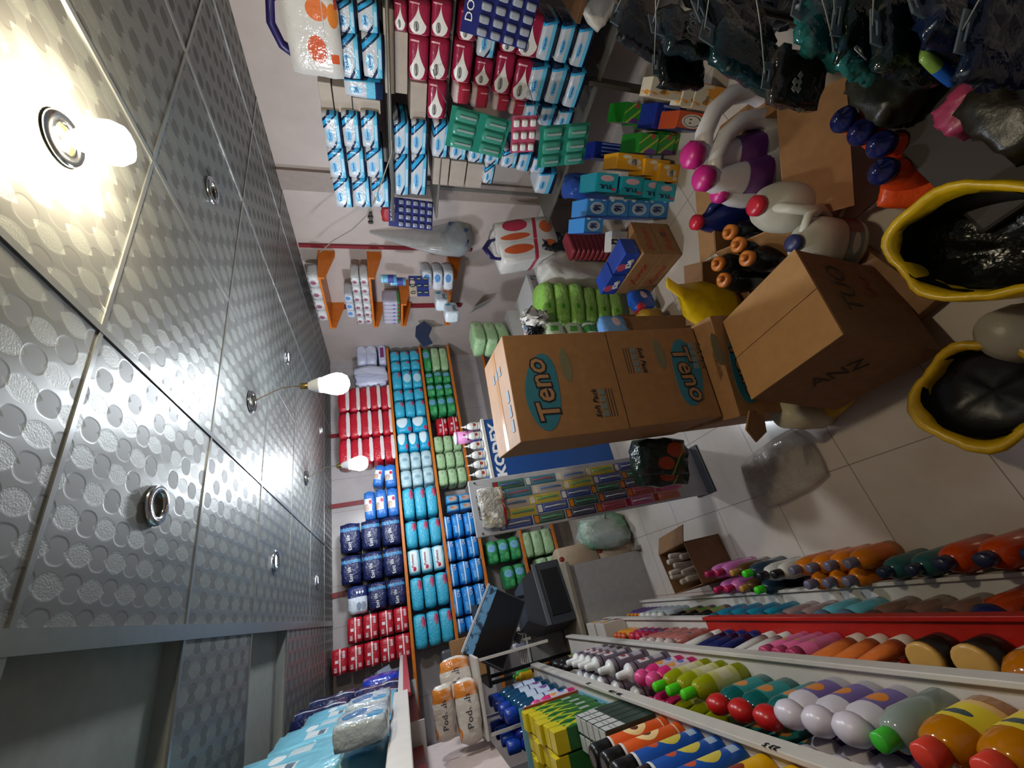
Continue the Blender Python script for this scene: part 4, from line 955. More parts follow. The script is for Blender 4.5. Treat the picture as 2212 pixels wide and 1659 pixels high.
# ================================================================ tall cartons and foreground
TEAL = mat('teal_print', '#2d6f82', .6); OUTL = mat('dark_outline', '#1c2026', .6); TAN = mat('tan_letter', '#9c7450', .6)
ICON = mat('icon_grey', '#6a7476', .6)
def soft_carton(loc, rz, w, d, h, label, flip=False, logo=(0, .27), top_icons=False):
    t = thing('tissue_carton', label, 'carton', loc, rz, 'tall printed tissue cartons')
    obj('box_body', box_me(0, w, 0, d, 0, h, .003), KRAFT, t)
    obj('tape', box_me(.004, w - .004, d / 2 - .02, d / 2 + .02, h + .0005, h + .0012), mat('packing_tape', '#a87d52', .3), t)
    f = -1 if flip else 1
    lx, lz = logo; R = (0, PI, 0) if flip else (0, 0, 0); R2 = (0, (PI if flip else 0) - .12, 0)
    sub = obj('logo_blob', prism_me([(math.copysign(1, f) * a, b * f) for a, b in (blob(-.005, 0, .138, .072, 24, .08, 1.2, -.15))], -.0012, 0), TEAL, t, (lx, 0, lz))
    obj('lettering', text_me('Teno', .115, .0006, .007, .15), None, t, (lx, -.0022, lz), R2).data = _T('Teno', .115, .0006, .007, .15, OUTL)
    obj('lettering', None, None, t, (lx, -.0034, lz), R2) if False else None
    lettering('Teno', .115, TAN, t, (lx, -.0034, lz), R2, ext=.0006, bold=.0015, shear=.15)
    ox, oz = lx + .03 * f * 0 - .07 * f, lz - .20 * f
    lettering('Soft Pack', .030, OUTL, t, (ox, -.0018, oz), R, shear=.25)
    for k in range(4):
        obj('icon', box_me(-.011, .011, -.0015, 0, -.011, .011), ICON, t, (ox + (-.042 + k * .028) * f, 0, oz - .032 * f))
    for k in range(3):
        obj('print_line', box_me(-.055, .055, -.0012, 0, -.0008, .0008), OUTL, t, (ox, 0, oz - (.052 + .012 * k) * f))
    obj('logo_shade', prism_me(blob(0, 0, .07, .022, 16, .05), -.0008, 0), mat('faint_teal', '#6f6a50', .7), t, (lx + .09, 0, lz - .11 * f))
    if top_icons:
        for k in range(3): obj('icon', box_me(-.022, .022, -.014, .014, h + .0012, h + .002), mat('icon_blue', '#5a6f88', .6), t, (.07 + .055 * k, .05, 0))
        for k in range(3): obj('icon', box_me(-.018, .018, -.012, .012, h + .0012, h + .002), MATS['icon_blue'], t, (.30, .10 + .05 * k, 0))
    return t
def _T(s, size, ext, bold, shear, m):
    k = ('T', s, m.name)
    if k not in _TXT:
        c = text_me(s, size, ext, bold, shear).copy(); c.materials.append(m); _TXT[k] = c
    return _TXT[k]
A = Vector((.44, 1.255)); rz = -.165
soft_carton((A.x, A.y, .885), rz, .405, .325, .435, 'top kraft tissue carton of the tall pile, bright lid under the lamp', logo=(.18, .315), top_icons=True)
soft_carton((A.x + .004, A.y + .002, .448), rz, .405, .325, .435, 'middle kraft tissue carton of the tall pile, its printing upside down', True, (.20, .10))
bottom_carton = soft_carton((A.x - .03, A.y - .07, .001), rz - .06, .43, .36, .44, 'bottom kraft tissue carton of the tall pile, standing on the floor', True, (.19, .345))
# torn kraft flap sticking out at the left of the lowest carton
obj('torn_flap', prism_me([(0, 0), (.09, .02), (.10, .12), (.03, .15), (-.03, .08)], -.003, .003), KRAFT, bottom_carton, (-.07, .05, .28), (.25, 0, -.3))
# dark green bags with red logo behind, left of tall pile
pmat('bag_green_logo', '#14241a', [('ell', -.03, .14, .03, .045, '#a83a1c'), ('ell', .03, .08, .035, .05, '#b04020'), ('band', .5, .86, .05, .058, '#8f9a3c'), ('noise', 14, .62, .8, '#2c5a34')], .2, .5, 30)
for i, (x, y) in enumerate(((1400, 985), (1420, 1010))):
    o = obj('trash_bag_pack', pack_me(.17, .10, .28, .3, 3 + i, crumple=.08), MATS['bag_green_logo']); q = at(1478, y, Y=1.62 + .1 * i); o.location = (q.x, q.y, max(q.z, .02)); o.rotation_euler = (0, .1, -.3)
    tag(o, 'dark green glossy pack with red oval logo, %s the tall pile' % ['touching', 'slightly away from'][i], 'pack', 'dark green packs with red logos')
# near carton, tilted
ang = (-.238, .003, -1.521); w, d, h = .377, .375, .372
Mx = Matrix.Rotation(ang[2], 4, 'Z') @ Matrix.Rotation(ang[1], 4, 'Y') @ Matrix.Rotation(ang[0], 4, 'X')
t = thing('shipping_carton', 'large closed kraft carton lying tilted in front of the tall pile', 'carton', (0, 0, 0))
t.matrix_world = Matrix.Translation(Vector((.452, .698, .47)) - (Mx @ Vector((0, 0, h)))) @ Mx
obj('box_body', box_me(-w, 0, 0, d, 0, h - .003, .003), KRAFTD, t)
obj('top_flap', box_me(-w - .002, -.001, -.002, d / 2 - .0015, h - .003, h + .001), mat('kraft_bright', '#a87c4c', .6, bump=.1), t)  # brightness of the top under the bulb put into a lighter kraft
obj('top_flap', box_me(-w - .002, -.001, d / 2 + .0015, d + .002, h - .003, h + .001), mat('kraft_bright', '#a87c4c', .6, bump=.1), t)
lettering('TUO', .10, mat('faded_black_print', '#3b3128', .7), t, (.0015, .22, h - .12), (0, 0, PI / 2))
lettering('oo', .09, mat('faded_red_print', '#6e2f1e', .7), t, (.0015, .25, h - .22), (0, 0, PI / 2))
lettering('ANZ', .08, MATS['faded_black_print'], t, (-.17, -.0015, h - .16), (0, .4, 0))
# open carton with jugs: four walls and flaps
C0 = Vector((1.27, .80)); 
t = thing('open_carton', 'open kraft carton holding the white jugs, flaps folded out', 'carton', (C0.x, C0.y, 0), -.5)
W2, D2, H2 = .22, .17, .26
obj('base', box_me(-W2, W2, -D2, D2, 0, .004), KRAFTD, t)
for a in ((-W2, W2, -D2, -D2 + .004), (-W2, W2, D2 - .004, D2), (-W2, -W2 + .004, -D2, D2), (W2 - .004, W2, -D2, D2)): obj('side_panel', box_me(*a, .004, H2), KRAFT, t)
f1 = obj('flap', box_me(-W2, W2, 0, .16, -.002, .002), KRAFT, t, (0, D2, H2), (-.35, 0, 0)); f2 = obj('flap', box_me(0, .17, -D2, D2, -.002, .002), KRAFT, t, (W2, 0, H2), (0, .5, 0))
f3 = obj('flap', box_me(-.16, 0, -D2, D2, -.002, .002), KRAFT, t, (-W2, 0, H2), (0, -1.0, 0)); f4 = obj('flap', box_me(-W2, W2, -.2, 0, -.002, .002), KRAFT, t, (0, -D2, H2), (.5, 0, 0))
# white jugs with magenta caps
JW = mat('jug_white', '#c9c5c6', .35); MAG = mat('cap_magenta', '#b81f78', .35); PUR = pmat('jug_label_purple', '#5a2a6a', [('noise', 12, .5, .7, '#8a5a9a')], .35, 0)
t = thing('softener_jug', '', 'jug'); PROTO['jug'] = t; t['_h'] = .33
rings = [(0, 0, 0, .055, .038), (0, 0, .006, .066, .046), (.0, 0, .08, .07, .048), (.0, 0, .15, .07, .047), (-.005, 0, .20, .062, .042), (-.018, 0, .24, .045, .033), (-.03, 0, .27, .026, .024), (-.032, 0, .285, .02, .02)]
jr = [(.01, 0, 0, .06, .036), (.01, 0, .006, .072, .044), (.01, 0, .05, .076, .046), (-.012, 0, .10, .052, .044), (-.024, 0, .15, .042, .04), (-.030, 0, .20, .036, .035), (-.034, 0, .24, .030, .030), (-.034, 0, .27, .024, .024), (-.032, 0, .285, .02, .02)]
obj('body', loft_me(jr, 28, p=2.4), JW, t)
obj('handle', tube_me([(-.034, 0, .262), (.01, 0, .268), (.055, 0, .245), (.088, 0, .20), (.100, 0, .14), (.092, 0, .08), (.072, 0, .04)], [.020, .020, .019, .019, .020, .024, .028], 12), JW, t)
obj('label', loft_me([(-.019, 0, .12, .049, .0435), (-.023, 0, .15, .0435, .0415), (-.0285, 0, .19, .0385, .0375)], 28, p=2.4, cap=False), PUR, t)
obj('cap', lathe_me([(.024, .28), (.027, .284), (.027, .305), (.022, .312), (.010, .318)], 10), MAG, t, (-.032, 0, 0))
def jput(key, top, bot, Zb, label, group=None, rz=0, tilt=(0, 0), sx=1.0):
    b = at(*bot, Z=Zb); tt = at(*top, Y=b.y); s = PROTO[key]; h = tt.z - b.z
    k = h / s['_h']
    return put(key, b, (tilt[0], tilt[1], rz), label, group, (k * sx, k * sx, k))
JB = [((1512, 352), (1700, 325)), ((1524, 385), (1712, 372)), ((1548, 402), (1705, 405))]
for i, (tp, bt) in enumerate(JB):
    jput('jug', tp, bt, .03, 'white jug with magenta cap, %s' % ['furthest from the big white bottles', 'middle of the row of three', 'nearest the big white bottles'][i], 'white jugs with magenta caps', -.75, sx=1.15)
# dark navy jug with red cap
NJ = thing('detergent_jug', 'navy jug with red cap leaning beside the white jugs', 'jug')
obj('body', loft_me([(a * 1.1, b, z, rx * 1.05, ry * 1.1) for a, b, z, rx, ry in rings], 24, p=2.4), mat('jug_navy', '#16235a', .25), NJ)
obj('handle', tube_me([(-.02, 0, .262), (.03, 0, .258), (.07, 0, .22), (.08, 0, .16), (.066, 0, .10)], .015, 10), mat('jug_navy', '#16235a', .25), NJ)
obj('cap', lathe_me([(.026, .28), (.03, .284), (.029, .306), (.012, .316)], 12), mat('cap_red', '#b82034', .3), NJ, (-.034, 0, 0))
b = at(1640, 470, Z=0); NJ.location = (b.x, b.y, .0); NJ.rotation_euler = (0, 0, -1.3); k = (at(1492, 430, Y=b.y).z) / .30; NJ.scale = (k, k, k)
# big white round bottles
t = thing('bleach_bottle', '', 'bottle'); PROTO['bleach'] = t; t['_h'] = .30
BW = mat('bottle_cream_white', '#b9b6a8', .4)
obj('body', loft_me([(0, 0, 0, .06, .05), (0, 0, .006, .072, .06), (0, 0, .14, .075, .062), (0, 0, .19, .075, .062), (0, 0, .235, .055, .05), (0, 0, .262, .03, .028), (0, 0, .275, .02, .02)], 28, p=2.3), BW, t)
obj('label', loft_me([(0, 0, .03, .0745, .0618), (0, 0, .11, .076, .063)], 28, p=2.3, cap=False), pmat('bleach_label', '#6f7f84', [('ell', 0, .07, .03, .02, '#c5c8c6'), ('rect', -.1, -.03, .03, .11, '#7c2a30')], .4, 0), t)
obj('cap', lathe_me([(.022, .272), (.025, .275), (.025, .295), (.012, .303)], 16), mat('cap_red', '#b82034', .3), t)
obj('spout_handle', tube_me([(-.028, 0, .25), (-.075, 0, .235), (-.1, 0, .18), (-.075, 0, .13)], .012, 10), BW, t)
t2 = copy_tree(t, (0, 0, 0)); PROTO['bleach2'] = t2; t2['_h'] = .30
for c in t2.children:
    if c.name.startswith('cap'): c.data = c.data.copy(); c.data.materials[0] = mat('cap_slate_blue', '#2a2f5a', .4)
jput('bleach', (1628, 446), (1770, 455), .04, 'round cream white bottle with red cap beside the open carton', None, .6, sx=1.3)
jput('bleach2', (1686, 494), (1830, 530), .06, 'round cream white bottle with slate blue cap by the near carton', None, 2.4, sx=1.3)
# orange capped black bottles
OC = mat('cap_amber', '#c0702a', .35, var=.1)
t = thing('soap_bottle', '', 'bottle'); PROTO['amber'] = t; t['_h'] = .22
obj('body', lathe_me([(.036, 0), (.04, .004), (.04, .14), (.03, .17), (.018, .18)], 18), mat('bottle_black_gloss', '#0f1010', .15), t)
obj('cap', lathe_me([(.020, .18), (.023, .182), (.023, .20), (.017, .203)], 18), OC, t)
obj('nozzle', lathe_me([(.010, .203), (.010, .216), (.005, .22)], 12), OC, t, (-.004, 0, 0))
for i, (x, y) in enumerate(((1568, 501), (1586, 528), (1605, 558), (1543, 570), (1555, 605))):
    q = at(x, y, Z=.30)
    put('amber', (q.x, q.y, .012), i * .4, 'black bottle with amber flip cap, %s' % ['closest to the navy jug', 'second in the line from the navy jug', 'third in the line, by the carton flap', 'closest to the yellow bag, upper', 'half inside the yellow bag'][i], 'black bottles with amber caps', (1.4, 1.4, 1.38))
t = thing('open_carton', 'low open carton around the amber capped bottles', 'carton', (1.08, 1.20, 0), -.55)
obj('base', box_me(-.16, .16, -.14, .14, 0, .004), KRAFTD, t)
for a in ((-.16, .16, -.14, -.136), (-.16, .16, .136, .14), (-.16, -.156, -.14, .14), (.156, .16, -.14, .14)): obj('side_panel', box_me(*a, .004, .13), KRAFTD, t)
obj('flap', box_me(-.16, .16, 0, .10, -.002, .002), KRAFTD, t, (0, .14, .13), (.3, 0, 0))
# yellow plastic bags
YEL = mat('yellow_film', '#c9a410', .3, bump=.6, bscale=14, var=.15); YELD = mat('yellow_film_deep', '#b08a0c', .35, bump=.6, bscale=14, var=.15)
def sheet_bag(name, label, loc, rx, ry, h, m, seed, rim=.03, inner=None, rz=0, wob=.10, lean=(0, 0)):
    t = thing(name, label, 'bag', loc, rz)
    n = 40; bm = bmesh.new(); rows = []
    prof = [(.55, 0), (.85, .03), (1.0, .2), (1.0, .5), (.96, .8), (1.02, .97), (1.12, 1.0), (1.2, .97), (1.22, .88), (1.16, .84), (1.02, .86)]
    for r, z in prof:
        row = []
        for i in range(n):
            a = 2 * PI * i / n
            q = noise.noise(Vector((math.cos(a) * 1.6 + seed, math.sin(a) * 1.6, z * 1.5))) * wob * 2 + noise.noise(Vector((math.cos(a) * 5 + seed, math.sin(a) * 5, z * 4))) * wob * .5
            k = r * (1 + q)
            row.append(bm.verts.new((math.cos(a) * rx * k + lean[0] * z * h, math.sin(a) * ry * k + lean[1] * z * h, z * h + (q * .12 * h if z > .8 else 0))))
        rows.append(row)
    for A_, B_ in zip(rows, rows[1:]):
        for i in range(n): bm.faces.new((A_[i], A_[(i + 1) % n], B_[(i + 1) % n], B_[i]))
    bm.faces.new(rows[0][::-1])
    obj('film', mesh_of(bm, 'bag', True), m, t)
    if inner is not None:
        bm = bmesh.new(); rows = []
        for r, z in ((.1, .60), (.5, .63), (.85, .66), (.96, .78), (.99, .95)):
            rows.append([bm.verts.new((math.cos(2 * PI * i / n) * rx * r * .97 + lean[0] * z * h, math.sin(2 * PI * i / n) * ry * r * .97 + lean[1] * z * h,
                        z * h + noise.noise(Vector((math.cos(2 * PI * i / n) * 2 * r, math.sin(2 * PI * i / n) * 2 * r, seed))) * .12 * h)) for i in range(n)])
        for A_, B_ in zip(rows, rows[1:]):
            for i in range(n): bm.faces.new((A_[i], A_[(i + 1) % n], B_[(i + 1) % n], B_[i]))
        bm.faces.new(rows[0][::-1])
        obj('lining', mesh_of(bm, 'lining', True), inner, t)
    return t
DARKIN = pmat('black_bag_filling', '#11120d', [('noise', 7, .62, .75, '#3c3f34')], .25, .8, 20)
c = at(2090, 525, Z=.42)
sheet_bag('bin_bag', 'wide yellow bag rim around dark filling in the near right corner', (c.x, c.y, .0), .115, .15, .42, YEL, 3, inner=DARKIN, rz=-.9)
c = at(2105, 850, Z=.22)
sheet_bag('bin_bag', 'yellow rimmed bag with black filling on the floor by the near carton', (c.x, c.y, .0), .12, .13, .22, YELD, 8, inner=mat('black_filling', '#0c0c0c', .4, bump=.6, bscale=15), rz=.3)
# crumpled yellow bag next to bottles
o = obj('yellow_bag', loft_me([(0, 0, 0, .10, .08), (.0, 0, .06, .13, .10), (-.02, .0, .16, .11, .08), (-.05, .02, .24, .075, .05), (-.07, .04, .30, .05, .02), (-.10, .05, .36, .03, .008)], 26), YEL)
bmx = bmesh.new(); bmx.from_mesh(o.data)
for v in bmx.verts: v.co += noise.noise_vector(v.co * 9) * .03
bmx.to_mesh(o.data); bmx.free()
q = at(1560, 665, Z=.1); o.location = (q.x - .01, q.y + .05, 0); o.rotation_euler = (0, -.1, 2.9); o.scale = (1.15, 1.15, 1.12)
tag(o, 'crumpled bright yellow bag between amber capped bottles and tall cartons', 'bag')
o = obj('mustard_bag', pack_me(.2, .14, .16, .4, 4, crumple=.14), mat('mustard_film', '#a07a24', .35, bump=.4)); q = at(1400, 700, Y=1.7); o.location = (q.x, 1.72, max(0, q.z - .12)); tag(o, 'mustard yellow printed bag half hidden behind the tall cartons', 'bag')
# rolled clear film with yellow strip, and flat clear bag on the floor
CLR = mat('clear_film', '#cfc7ba', .12, alpha=.5, bump=.8, bscale=16)
q = at(1790, 905, Z=.03)
t = thing('film_roll', 'roll of clear film over yellow bag on the floor beside the near carton', 'roll', (q.x + .03, q.y + .02, .0), .35)
obj('film', loft_me([(0, 0, 0, .05, .05), (0, 0, .05, .06, .055), (.01, 0, .14, .062, .055), (.02, 0, .22, .055, .05)], 22), mat('film_milky', '#b0a98f', .15, bump=.8, bscale=18), t)
bb = obj('yellow_liner', pack_me(.20, .30, .09, .5, 7, crumple=.2), YELD, t, (.04, -.14, 0))
q = at(1700, 1010, Z=0)
o = obj('clear_bag', pack_me(.26, .42, .05, .5, 11, (10, 10, 4), crumple=.10), mat('clear_film_floor', '#b9afa4', .14, alpha=.45, bump=1.0, bscale=12)); o.location = (q.x, q.y + .02, 0); o.rotation_euler = (0, 0, .15)
tag(o, 'empty clear plastic bag lying on the floor tiles beside the cartons', 'bag')
# orange bottles with navy caps
ORR = mat('orange_red_plastic', '#c03a10', .35, var=.1); NC = mat('cap_navy_gloss', '#141a48', .2)
t = thing('cleaner_bottle', '', 'bottle'); PROTO['orr'] = t; t['_h'] = .30
obj('body', loft_me([(0, 0, 0, .045, .034), (0, 0, .005, .054, .042), (0, 0, .12, .056, .043), (0, 0, .20, .05, .04), (0, 0, .25, .028, .026), (0, 0, .262, .018, .018)], 24, p=2.5), ORR, t)
obj('cap', lathe_me([(.021, .258), (.031, .262), (.032, .278), (.026, .288), (.014, .292), (.012, .302), (.006, .306)], 20), NC, t)
for i, (x, y) in enumerate(((1808, 256), (1846, 283), (1888, 310), (1892, 368))):
    q = at(x, y, Z=.37)
    put('orr', (q.x, q.y, .012), .3 * i, 'orange-red bottle with navy cap, %s' % ['furthest, nearest the dark hanging bags', 'second of the line', 'third of the line', 'closest to the yellow rimmed bag'][i], 'orange-red bottles with navy caps', (1.15, 1.15, 1.2))
o = obj('refill_pouch', pack_me(.22, .06, .20, .35, 3, crumple=.05), pmat('pouch_orange', '#c2410f', [('ell', .03, .14, .04, .035, '#c8a070'), ('ell', -.04, .04, .035, .02, '#9c8a7c'), ('ell', .06, .03, .02, .02, '#9c8a7c')], .3, .3, 30)); q = at(2040, 350, Z=.30); o.location = (q.x, q.y, .14); o.rotation_euler = (-1.0, 0, -.9)
tag(o, 'orange refill pouch with pale round prints leaning on the navy capped bottles', 'pouch')
o = obj('support_carton', box_me(-.17, .17, -.14, .14, 0, .14, .004), KRAFTD); o.location = (q.x + .03, q.y + .02, 0); o.rotation_euler = (0, 0, .4); tag(o, 'dark kraft carton beneath the orange refill pouch', 'carton')
o = obj('support_carton', box_me(-.16, .16, -.11, .11, 0, .06, .004), KRAFTD); q = at(1880, 640, Z=.05); o.location = (q.x, q.y, 0); o.rotation_euler = (0, 0, .2); tag(o, 'flattened brown carton on the floor beside the near carton', 'carton')
# ================================================================ left display unit with stepped decks
WB = mat('shelf_white_laminate', '#bdb8b2', .35, var=.04); RB = mat('shelf_red_laminate', '#a81c12', .35); BACKB = mat('back_board_grey', '#6b6460', .6)
DECKS = {'A': (.15, -.25, .25, 2.93), 'B': (.45, -.29, .25, 2.93), 'C': (.75, -.325, .25, 2.9), 'D': (1.05, -.395, .25, 2.75)}
g = thing('display_unit', 'long white stepped display unit full of bottles along the left side', 'display unit', (-.5, 1.6, 0))
for nme, (z, lx, y0, y1) in DECKS.items():
    segs = [(y0, y1, WB)]
    if nme == 'B': segs = [(y0, 1.86, RB), (1.862, y1, WB)]
    for a, b, m in segs:
        obj('deck', box_me(-.84 + .5, lx + .5, a - 1.6, b - 1.6, z - .014, z - .001), m, g)
        obj('price_rail', box_me(lx + .5, lx + .512, a - 1.6, b - 1.6, z - .034, z + .012, .002), m, g)
    if nme == 'A': obj('kick_board', box_me(lx + .46, lx + .48, y0 - 1.6, y1 - 1.6, 0, z - .015), RB, g)
obj('back_board', box_me(-.86 + .5, -.842 + .5,   .25 - 1.6, 2.93 - 1.6, 0, 1.3), BACKB, g)
for y in (.27, 1.2, 2.1, 2.9): obj('divider', box_me(-.84 + .5, -.50 + .5, y - 1.6, y + .012 - 1.6, .15, 1.04), WB, g)
# pencil scribbled price marks on the rails
for i, (x, y, s) in enumerate(((1262, 1479, '2,5'), (1318, 1496, '1 250'), (1335, 1500, '500'), (1665, 1612, '23 5'))):
    q = at(x, y, X=-.382); lettering(s, .022, INK, g, (q.x + .5 - .0, q.y - 1.6, max(1.024, min(1.056, q.z))), (0, 0, PI / 2))

def kind(key, name, r, h, col, cap, style='screw', label=None, gloss=.25, clear=False, flat=1.0, taper=.8):
    m = mat('plastic_' + key, col, gloss, trans=.35 if clear else 0, var=0 if clear else .08, ior=1.4)
    cm = mat('cap_' + key, cap, .3)
    t = thing(name, '', 'can' if style == 'can' else ('tube' if style == 'tube' else ('box' if style == 'box' else 'bottle')))
    PROTO[key] = t; t['_h'] = h; t['_r'] = r
    lm = None
    if label:
        lm = pmat('label_' + key, label[0], label[1], .35, 0)
    if style == 'screw':
        obj('body', lathe_me([(r * .92, 0), (r, .004), (r, h * .62), (r * taper, h * .76), (r * .42, h * .82)], 18, 1, flat), m, t)
        obj('cap', lathe_me([(r * .45, h * .82), (r * .48, h * .83), (r * .46, h * .985), (r * .38, h)], 14), cm, t)
    elif style == 'can':
        obj('body', lathe_me([(r * .94, 0), (r, .004), (r, h * .74), (r * .86, h * .78)], 20), m if not label else lm, t)
        obj('cap', lathe_me([(r * .98, h * .775), (r * .98, h * .96), (r * .88, h * .995), (r * .5, h)], 20), cm, t)
        obj('rim', lathe_me([(r * 1.0, h * .742), (r * 1.03, h * .75), (r * 1.0, h * .772)], 20, cap=False), WHITE, t); lm = None
    elif style == 'spray':
        obj('body', lathe_me([(r * .94, 0), (r, .004), (r, h * .70), (r * .9, h * .74)], 20), lm if lm else m, t)
        obj('cap', lathe_me([(r * 1.02, h * .735), (r * 1.04, h * .755), (r * .9, h * .80), (r * .5, h * .84), (r * .42, h * .97), (r * .36, h)], 18), cm, t); lm = None
    elif style == 'round':
        obj('body', lathe_me([(r * .92, 0), (r, .004), (r, h * .66), (r * .75, h * .74), (r * .6, h * .78)], 18, 1, flat), m, t)
        obj('cap', lathe_me([(r * .62, h * .77), (r * .86, h * .80), (r * .9, h * .88), (r * .7, h * .96), (r * .3, h)], 18, 1, flat), cm, t)
    elif style == 'tube':
        obj('body', loft_me([(0, 0, h * .22, r * .9, r * .8), (0, 0, h * .5, r, r * .7), (0, 0, h, r * 1.05, r * .10)], 18), m, t)
        obj('cap', lathe_me([(r * .84, 0), (r * .88, .003), (r * .86, h * .22)], 18), cm, t); 
    elif style == 'cyl':
        obj('body', lathe_me([(r * .95, 0), (r, .004), (r, h * .82)], 18), m, t)
        obj('cap', lathe_me([(r * .97, h * .82), (r * .97, h * .98), (r * .8, h)], 18), cm, t)
    elif style == 'box':
        obj('box_body', box_me(-r, r, -r, r, 0, h * .985, .0015), lm if lm else m, t); lm = None
        obj('top_panel', box_me(-r + .001, r - .001, -r + .001, r - .001, h * .985, h, .001), cm, t)
    if lm: obj('label', lathe_me([(r * 1.012, h * .16), (r * 1.012, h * .55)], 18, 1, flat, cap=False), lm, t)
    return t
FAB = PI / 2      # fronts look at the aisle
kind('sprayC', 'hair_spray', .031, .235, '#5c4c58', '#d0d0d0', 'spray', ('#665866', [('band', 0, 1, .150, .156, '#1c1a20'), ('rect', -.018, .018, .09, .135, '#bdb8bc'), ('ell', 0, .11, .011, .011, '#a02228'), ('band', 0, 1, .02, .024, '#1c1a20'), ('rect', -.02, .02, .03, .07, '#a9a2ac'), ('noise', 22, .6, .8, '#8d7d8f')]))
kind('blueC', 'air_freshener', .033, .25, '#1450a8', '#15161a', 'can', ('#124ba0', [('ell', 0, .08, .022, .03, '#c8b84c'), ('ell', 0, .13, .014, .014, '#b84a28'), ('rect', -.02, .02, .012, .035, '#9fb4cc'), ('noise', 12, .6, .8, '#2f7fc0')]))
kind('oran', 'air_freshener', .032, .24, '#d0501c', '#15161a', 'can', ('#d4551c', [('ell', 0, .10, .024, .035, '#e8c890'), ('ell', 0, .1, .012, .012, '#5c2a18'), ('band', 0, 1, .02, .024, '#e0d0b0'), ('noise', 12, .6, .8, '#e8892c')]))
kind('yelc', 'insect_spray', .033, .24, '#d8a008', '#b08408', 'can', ('#dca80c', [('ell', 0, .10, .02, .04, '#7c2c10'), ('noise', 30, .62, .7, '#b07a08')]))
kind('redc2', 'insect_spray', .033, .22, '#a82020', '#8c1818', 'can', ('#a81e22', [('ell', 0, .08, .02, .03, '#c8a040')]))
kind('gybox', 'insecticide_box', .030, .25, '#1d5a22', '#c8b414', 'box', ('#1f5c26', [('rect', -.04, .04, .205, .26, '#c8b414'), ('band', 1, .6, .10, .118, '#c8b414'), ('rect', -.012, .012, .04, .08, '#9aa39a'), ('band', 1, -.5, -.09, -.07, '#8fae28')]))
kind('greyp', 'grey_label_pack', .022, .17, '#2a3a34', '#b4b6b4', 'box', ('#24352e', [('rect', -.02, .02, .10, .165, '#b9bab8'), ('rect', -.016, .016, .125, .128, '#55585a'), ('rect', -.016, .016, .14, .143, '#55585a')]))
kind('mouth', 'mouthwash_bottle', .058, .30, '#0c4a70', '#123a9c', 'screw', ('#b4bed0', [('ell', 0, .07, .02, .02, '#7a4a90'), ('band', 0, 1, .11, .116, '#1f2f6a')]), .12, True, .7)
kind('mouthb', 'mouthwash_bottle', .056, .31, '#162a9c', '#123a9c', 'screw', ('#c4c8d4', [('ell', 0, .07, .02, .015, '#7a4a90')]), .12, True, .7)
kind('pinkc', 'child_shampoo', .030, .21, '#c42a6c', '#d04484', 'round', ('#c8b4c0', [('ell', 0, .10, .018, .018, '#d08a3a'), ('ell', 0, .06, .015, .015, '#4a6fb0')]))
kind('lime', 'oil_bottle', .031, .23, '#a8b010', '#4cc41c', 'screw', ('#b8b470', [('rect', -.03, .03, .06, .10, '#c4c0a0')]), .1, True)
kind('teal', 'shampoo_bottle', .040, .21, '#0f6a68', '#b01c1c', 'round', ('#2a7f80', [('ell', 0, .09, .02, .02, '#c08040')]), .12, True, .7)
kind('whitecap', 'lotion_bottle', .042, .20, '#b8b2bc', '#c4bcc8', 'round', ('#6a5a90', [('ell', 0, .08, .02, .02, '#c87a2c')]), .3, False, .75)
kind('skycap', 'lotion_bottle', .034, .19, '#a9c4cc', '#7fb0c4', 'round', None, .25, False, .75)
kind('babyC', 'baby_shampoo', .044, .21, '#c87c08', '#c83a2c', 'screw', ('#d8c030', [('ell', 0, .09, .022, .01, '#3a4a50'), ('rect', -.05, .05, .03, .05, '#d8b070')]), .1, True, .75)
kind('clearg', 'clear_bottle', .036, .20, '#9aa8a0', '#3fae34', 'screw', None, .1, True)
kind('roseC', 'body_spray', .026, .22, '#9c5a54', '#bda9a6', 'cyl', ('#a4625c', [('ell', 0, .09, .012, .01, '#3a4a50')]))
kind('redp', 'red_refill', .026, .12, '#a81c3c', '#c0304c', 'round', ('#6c2a5c', [('rect', -.03, .03, .05, .07, '#6a5a9c')]))
kind('navyt', 'cream_tube', .026, .20, '#141c50', '#1c2460', 'tube')
kind('whitet', 'cream_tube', .024, .20, '#b9b4b0', '#c8c4c0', 'tube')
kind('pinkt', 'lotion_tube', .024, .20, '#c45a84', '#a83460', 'cyl', ('#c86a90', [('ell', 0, .12, .012, .03, '#b0904c')]))
kind('orant', 'sun_cream_tube', .027, .20, '#cc6c30', '#c8b4a4', 'tube')
kind('goldj', 'gold_cap_jar', .040, .10, '#1c120c', '#c89c54', 'cyl')
kind('bigor', 'orange_jar', .060, .20, '#c87408', '#1c1c44', 'screw', ('#c8b8a0', [('noise', 8, .6, .8, '#d8a040')]), .12, True)
kind('tealA', 'shower_gel', .032, .22, '#127a94', '#0f5a70', 'round', ('#2a6f90', [('ell', 0, .09, .012, .012, '#7a4a6c')]), .3, False, .7)
kind('blackA', 'shower_gel', .032, .22, '#141614', '#1c1c1c', 'round', ('#8c7a50', [('rect', -.02, .02, .06, .10, '#4f8a3c')]), .3, False, .7)
kind('greyt', 'toothpaste_stand', .024, .20, '#8a9298', '#c4c4c0', 'cyl', ('#8a9298', [('band', 0, 1, .05, .053, '#2f5a54')]))
kind('rosyA', 'clear_rosy_bottle', .036, .22, '#a88c88', '#4f5a64', 'round', None, .15, True, .7)
kind('skyA', 'sky_bottle', .034, .21, '#5aa0ac', '#4a6478', 'round', None, .2, False, .7)
kind('brownA', 'brown_bottle', .038, .22, '#7a5c50', '#4a3a38', 'round', None, .2, False, .7)
kind('navyround', 'orange_drink_bottle', .042, .24, '#a83c14', '#101c4c', 'round', None, .2)
